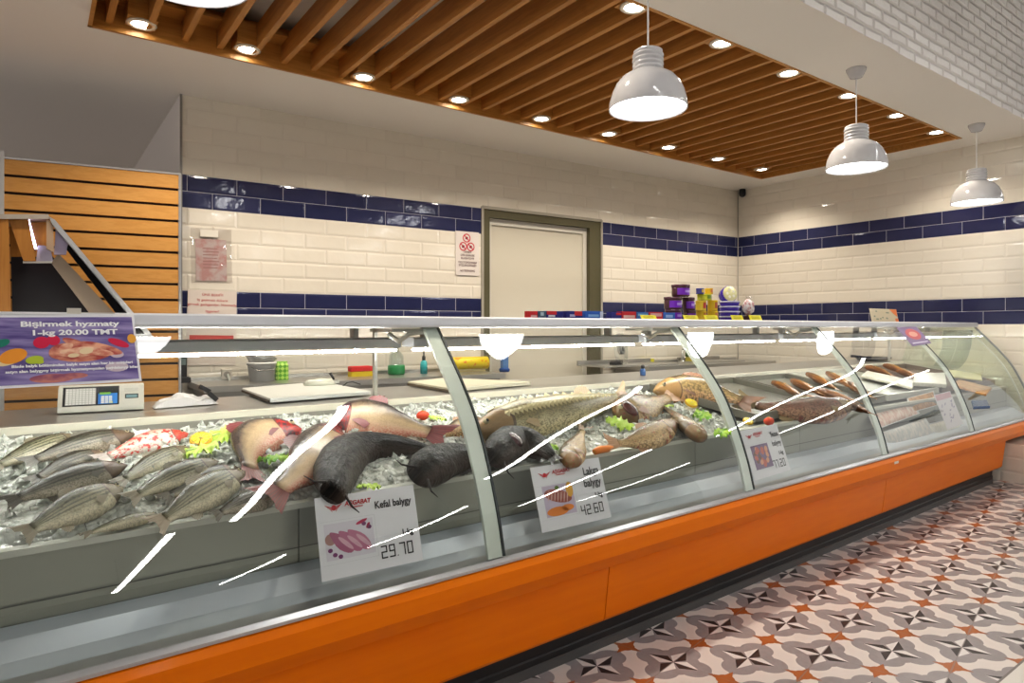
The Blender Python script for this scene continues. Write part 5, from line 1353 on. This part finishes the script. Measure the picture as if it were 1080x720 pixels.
# black handheld terminal
p = base_on(193, .10); k = mpp(p); t = thing('cordless_phone', 'black cordless phone standing in its cradle by the slat wall edge', 'phone', p)
MB().rbox(p + Vec((0,0,k*3)), (k*7,0,0), (0,k*6,0), (0,0,k*3), .25).build('cradle', BLACK, t)
MB().rbox(p + Vec((0,.0,k*17)), (k*3.6,0,0), (0,k*2,k*.6), (0,-k*.8,k*13), .3).build('handset', BLACK, t)
MB().obox(p + Vec((0,-k*2.4,k*22)), (k*2.4,0,0), (0,k*.2,0), (0,-k*.2,k*3.4)).build('screen', flat((.20,.26,.26), .15), t)
# crumpled papers
p = on_z(196, 424, .93); k = mpp(p); t = thing('crumpled_paper', 'crumpled white wrapping sheets on the worktop right of the scale', 'paper', on_z(196, 424, .915))
m = MB(); N = 22; vs = []
for i in range(N+1):
    for j in range(9):
        a, b = i/N*2-1, j/8*2-1
        h_ = max(0, (1-a*a)*(1-b*b))**.6
        vs.append(p + Vec((a*k*31, b*k*11+a*k*3, -.012+h_*k*15*(.75+.5*mnoise.noise(Vec((a*3.1, b*2.2, 5.5)))) )))
m.add(vs, [(i*9+j, (i+1)*9+j, (i+1)*9+j+1, i*9+j+1) for i in range(N) for j in range(8)], False).build('sheet', flat((.72,.70,.70), .5), t)
MB().obox(p + Vec((k*18,-k*2,k*13)), (k*5,0,-k*3), (0,k*3,0), (k*1,0,k*2)).build('black_clip', BLACK, t)
MB().obox(p + Vec((k*25,-k*6,k*5)), (k*4,0,-k*4), (0,k*3,0), (k*1.6,0,k*1.6)).build('black_strap', BLACK, t)
# cutting boards lying on the case worktop
def board(label, pts, z, th, m1, edge, name='cutting_board'):
    P = [on_z(x, y, z+th) for x, y in pts]; c = sum(P, Vec())/4
    t = thing(name, label, 'cutting board', c - Vec((0,0,th)))
    dn = Vec((0,0,-th)); MB().hexa([q+dn for q in P] + P).build('slab', m1, t, bevel=.004)
    e = MB(); n_ = (P[1]-P[0]).cross(Vec((0,0,1))).normalized()*.002
    e.quad(P[0]+dn+n_, P[1]+dn+n_, P[1]+dn*.45+n_, P[0]+dn*.45+n_).build('dark_edge', edge, t); return t
board('worn white cutting board below the bucket on the worktop', [(255,409),(285,420),(391,412),(340,402)], .920, .020, flat((.70,.70,.66), .4), flat((.05,.04,.03), .5))
board('cream cutting board with raised corner left of the first glass joint', [(430,402),(474,409),(560,402),(470,398)], .918, .022, flat((.68,.64,.50), .4), flat((.16,.12,.07), .5))
# bits on the white board
p = on_z(338, 405, .945); k = mpp(p); t = thing('clear_food_bag', 'small heap of clear bag and pale scraps on the white cutting board', 'bag', p)
b_ = MB().ball(p + Vec((0,0,k*1)), k*10, 16, (1.6,.8,.5)); b_.v = [q + (q-p)*(.4*mnoise.noise(q*45)) for q in b_.v]; b_.build('bag_film', flat((.66,.67,.58), .25), t)
p = on_z(352, 404, .940); k = mpp(p); t = thing('knife', 'dark handled knife leaning by the scraps on the white cutting board', 'knife', p)
MB().tube([p + Vec((0,0,k*4)), p + Vec((-k*3,k*2,k*11))], [k*1.2,k*1.5], 8).build('handle', BLACK, t)
MB().hexa([p+Vec((-k*2,0,0)),p+Vec((k*7,0,0)),p+Vec((k*7,k*.4,0)),p+Vec((-k*2,k*.4,0)),p+Vec((-k*1,0,k*4)),p+Vec((k*4,0,k*4)),p+Vec((k*4,k*.4,k*4)),p+Vec((-k*1,k*.4,k*4))]).build('blade', CHROME, t)
p = on_z(371, 406, .941); k = mpp(p); t = thing('wire_handle', 'thin dark curved wire handle lying on the right of the white board', 'tool', p)
MB().tube([p+Vec((-k*9,0,0)), p+Vec((-k*5,0,k*3)), p+Vec((k*1,0,k*3.4)), p+Vec((k*9,-k*2,k*.5))], k*.55, 6).build('wire', BLACK, t)
MB().ball(p+Vec((-k*9,0,0)), k*1.1, 8).build('wire_end', BLACK, t)
# sponges, bottle, pole
def sponge(label, px, off, w_, cols, group='cleaning sponges'):
    p = base_on(px, off); k = mpp(p); t = thing('sponge', label, 'sponge', p, 0, group)
    for i, c_ in enumerate(cols): MB().rbox(p + Vec((0,0,k*(2.6+5.4*i))), (k*w_/2,0,0), (0,k*5,0), (0,0,k*2.6), .12).build(('foam_pad','scour_pad')[i], flat(c_, .8), t)
sponge('red and yellow sponge stack by the steel pole on the back counter', 380, .20, 24, ((.66,.48,.02), (.62,.02,.02)))
sponge('green topped yellow sponge beside the tap right of the second joint', 731, .18, 14, ((.62,.52,.03), (.12,.22,.03)))
def pole(name, label, px, y1, off, r=.011):
    p = base_on(px, off); top = put(px, y1, off); t = thing(name, label, 'tap', p)
    MB().tube([p, Vec((p.x,p.y,top.z))], r, 10).build('riser', flat((.50,.50,.47), .3, .6), t)
    MB().tube([Vec((p.x,p.y,top.z)), Vec((p.x,p.y-.03,top.z+.02)), Vec((p.x+.01,p.y-.13,top.z+.01)), Vec((p.x+.01,p.y-.15,top.z-.03))], r*.8, 10).build('spout', flat((.50,.50,.47), .3, .6), t)
    MB().lathe(p, [(r*2.2,0),(r*2.2,.012),(r*1.2,.02)], 14).build('collar', CHROME, t)
    MB().tube([p+Vec((0,0,.05)), p+Vec((.05,-.02,.07))], [r*.7,r*.5], 8).build('lever', CHROME, t)
pole('steel_tap', 'tall steel sink tap behind the second glass joint', 720, 369, .14, .014)
p = base_on(418, .18); k = mpp(p); t = thing('soap_bottle', 'clear pump bottle with green base standing left of the first joint', 'bottle', p)
MB().lathe(p, [(k*8.5,0),(k*9,k*2),(k*9,k*9),(k*8.5,k*10)], 20).build('green_base', flat((.01,.22,.06), .3), t)
MB().lathe(p, [(k*8,k*10),(k*7.5,k*20),(k*3,k*25),(k*2.6,k*28)], 20, cap=False).build('bottle_body', CLEAR, t)
MB().lathe(p, [(k*2.8,k*28),(k*2.8,k*31),(k*1,k*32),(k*1,k*35),(0,k*35)], 12).build('pump_neck', flat((.6,.66,.64), .3), t)
MB().tube([p+Vec((0,0,k*35)), p+Vec((-k*6,-k*1,k*35.5)), p+Vec((-k*8,-k*1,k*34))], k*1.1, 8).build('pump_spout', flat((.6,.66,.64), .3), t)
p = base_on(447, .2); k = mpp(p); t = thing('spray_bottle', 'small turquoise bottle with black pump behind the cream cutting board', 'bottle', p)
MB().lathe(p, [(k*3.6,0),(k*3.8,k*8),(k*3.4,k*12),(k*1.6,k*14)], 16).build('bottle_body', flat((.03,.40,.42), .25), t)
MB().lathe(p, [(k*1.8,k*14),(k*1.8,k*18),(k*.8,k*19),(k*.8,k*23),(0,k*23)], 12).build('pump', BLACK, t)
# yellow film roll on the back counter
p = on_wall(489, 390, .22); k = mpp(p); t = thing('film_roll', 'yellow roll box of film lying on the back counter behind the first joint', 'roll', Vec((p.x,p.y,WZ)))
a, b = on_wall(466, 389, .22), on_wall(513, 388.5, .22)
M_ = Mt('roll_wrap', (.75,.55,.01), .35); X = M_.obj(); M_.color(M_.mix(M_.noise(None, 22, 2).gt(.62), (.76,.58,.015), (.70,.22,.02)))
rz = k*6.8; a.z = b.z = WZ + .075
MB().tube([a, b], rz, 18).build('wrapped_roll', M_.m, t)
MB().tube([a+(b-a)*-.06, a], rz*.55, 14).build('core', flat((.35,.22,.10), .6), t)
MB().box(min(a.x,b.x)+.02, max(a.x,b.x)-.02, a.y-.04, a.y+.04, WZ, a.z-rz*.85).build('support', flat((.5,.42,.2), .5), t)
# blue dispenser on the door jamb
p = on_wall(532, 392, .03); k = mpp(p); t = thing('blue_dispenser', 'translucent blue dispenser hanging on the left of the door leaf', 'dispenser', p)
MB().lathe(p, [(0,0),(k*5.2,0),(k*5.8,k*2),(k*5.6,k*3.4),(k*4,k*4.2)], 16).build('drip_tray', flat((.02,.07,.25), .2), t)
MB().rbox(p + Vec((0,0,k*13)), (k*4,0,0), (0,k*2.6,0), (0,0,k*9), .3).build('blue_tank', flat((.10,.22,.46), .2), t)
# right of the door: coil of clear film, yellow note, blue bottle
p = base_on(655, .25); k = mpp(p); t = thing('clear_film_reel', 'round reel of clear film standing on the sink counter', 'film reel', p)
c_ = p + Vec((0,0,k*17)); ax = Vec((.5,-1,.12)).normalized()
MB().lathe(c_, [(k*17,-.02),(k*17,.02)], 30, ax=ax, cap=False).build('outer_film', CLEAR, t)
MB().lathe(c_, [(k*5,.012),(k*16.8,.02)], 30, ax=ax, cap=False).build('film_side', CLEAR, t)
MB().lathe(c_, [(k*2.6,.018),(k*5.4,.024),(k*5.4,-.02),(k*2.6,-.02)], 20, ax=ax, cap=False).build('core', flat((.32,.33,.33), .4), t)
MB().rbox(p + Vec((-k*9,-k*2,k*3)), (k*7,0,k*1), (0,k*4,0), (0,0,k*3), .3).build('black_base', BLACK, t)
C = wall_card([(674,388),(689,388),(689,378),(674,378)], .02)
t = thing('yellow_sponge_cloth', 'bright yellow cloth square above the blue bottle on the tiles', 'cloth', C.P(.5,.5))
m = MB(); m.hexa([C.P(0,0,0),C.P(1,0,0),C.P(1,1,0),C.P(0,1,0),C.P(0,0,.012),C.P(1,0,.012),C.P(1,1,.012),C.P(0,1,.012)]); m.build('cloth_face', flat((.66,.60,.03), .6), t)
p = on_z(678, 396, .918); k = mpp(p); t = thing('blue_bottle', 'small blue bottle with a black cap on the worktop behind the brown cut carp', 'bottle', p)
MB().lathe(p, [(k*2.6,0),(k*2.9,k*1),(k*2.9,k*6),(k*2,k*7.5)], 16).build('bottle_body', flat((.02,.10,.30), .2), t)
MB().lathe(p, [(k*2,k*7.4),(k*2,k*10),(k*1.2,k*11.5),(0,k*11.5)], 12).build('cap', BLACK, t)
# sink basins standing on the right counter
def basin(label, x0, x1, ytop, off0, off1):
    a, b = on_wall(x0, 380, off1).x, on_wall(x1, 380, off1).x; zt = put((x0+x1)/2, ytop, off1).z; zb = WZ
    t = thing('sink_basin', label, 'sink', wpt((a+b)/2, zb, (off0+off1)/2))
    def bb(q0, q1, o0, o1, z0, z1): return MB().hexa([wpt(q0,z0,o1),wpt(q1,z0,o1),wpt(q1,z0,o0),wpt(q0,z0,o0),wpt(q0,z1,o1),wpt(q1,z1,o1),wpt(q1,z1,o0),wpt(q0,z1,o0)])
    bb(a, b, off1-.015, off1, zb, zt).build('front_side', flat((.22,.215,.20), .35, .5), t); bb(a, b, off0, off0+.015, zb, zt+.05).build('back_side', flat((.30,.29,.27), .35, .5), t)
    bb(a, a+.015, off0, off1, zb, zt).build('end_side', STEEL, t); bb(b-.015, b, off0, off1, zb, zt).build('end_side', STEEL, t)
    bb(a, b, off0, off1, zb, zb+.012).build('bowl_bottom', STEEL, t)
basin('stainless sink basin on the right counter behind the clear film reel', 638, 716, 386, .06, .46)
basin('second stainless basin right of the tall sink tap', 742, 786, 382, .06, .42)

# ------------------------------------------------------------------ world and view
w = bpy.data.worlds.new('shop_ambience'); SC.world = w; w.use_nodes = True
w.node_tree.nodes['Background'].inputs[0].default_value = (1,.97,.94,1); w.node_tree.nodes['Background'].inputs[1].default_value = .7
SC.view_settings.view_transform = 'Standard'; SC.view_settings.look = 'Medium High Contrast'; SC.view_settings.exposure = 0.1
SC.cycles.use_denoising = True
SC.cycles.max_bounces = 8; SC.cycles.transparent_max_bounces = 16; SC.cycles.sample_clamp_indirect = 6
SC.cycles.caustics_reflective = False; SC.cycles.caustics_refractive = False
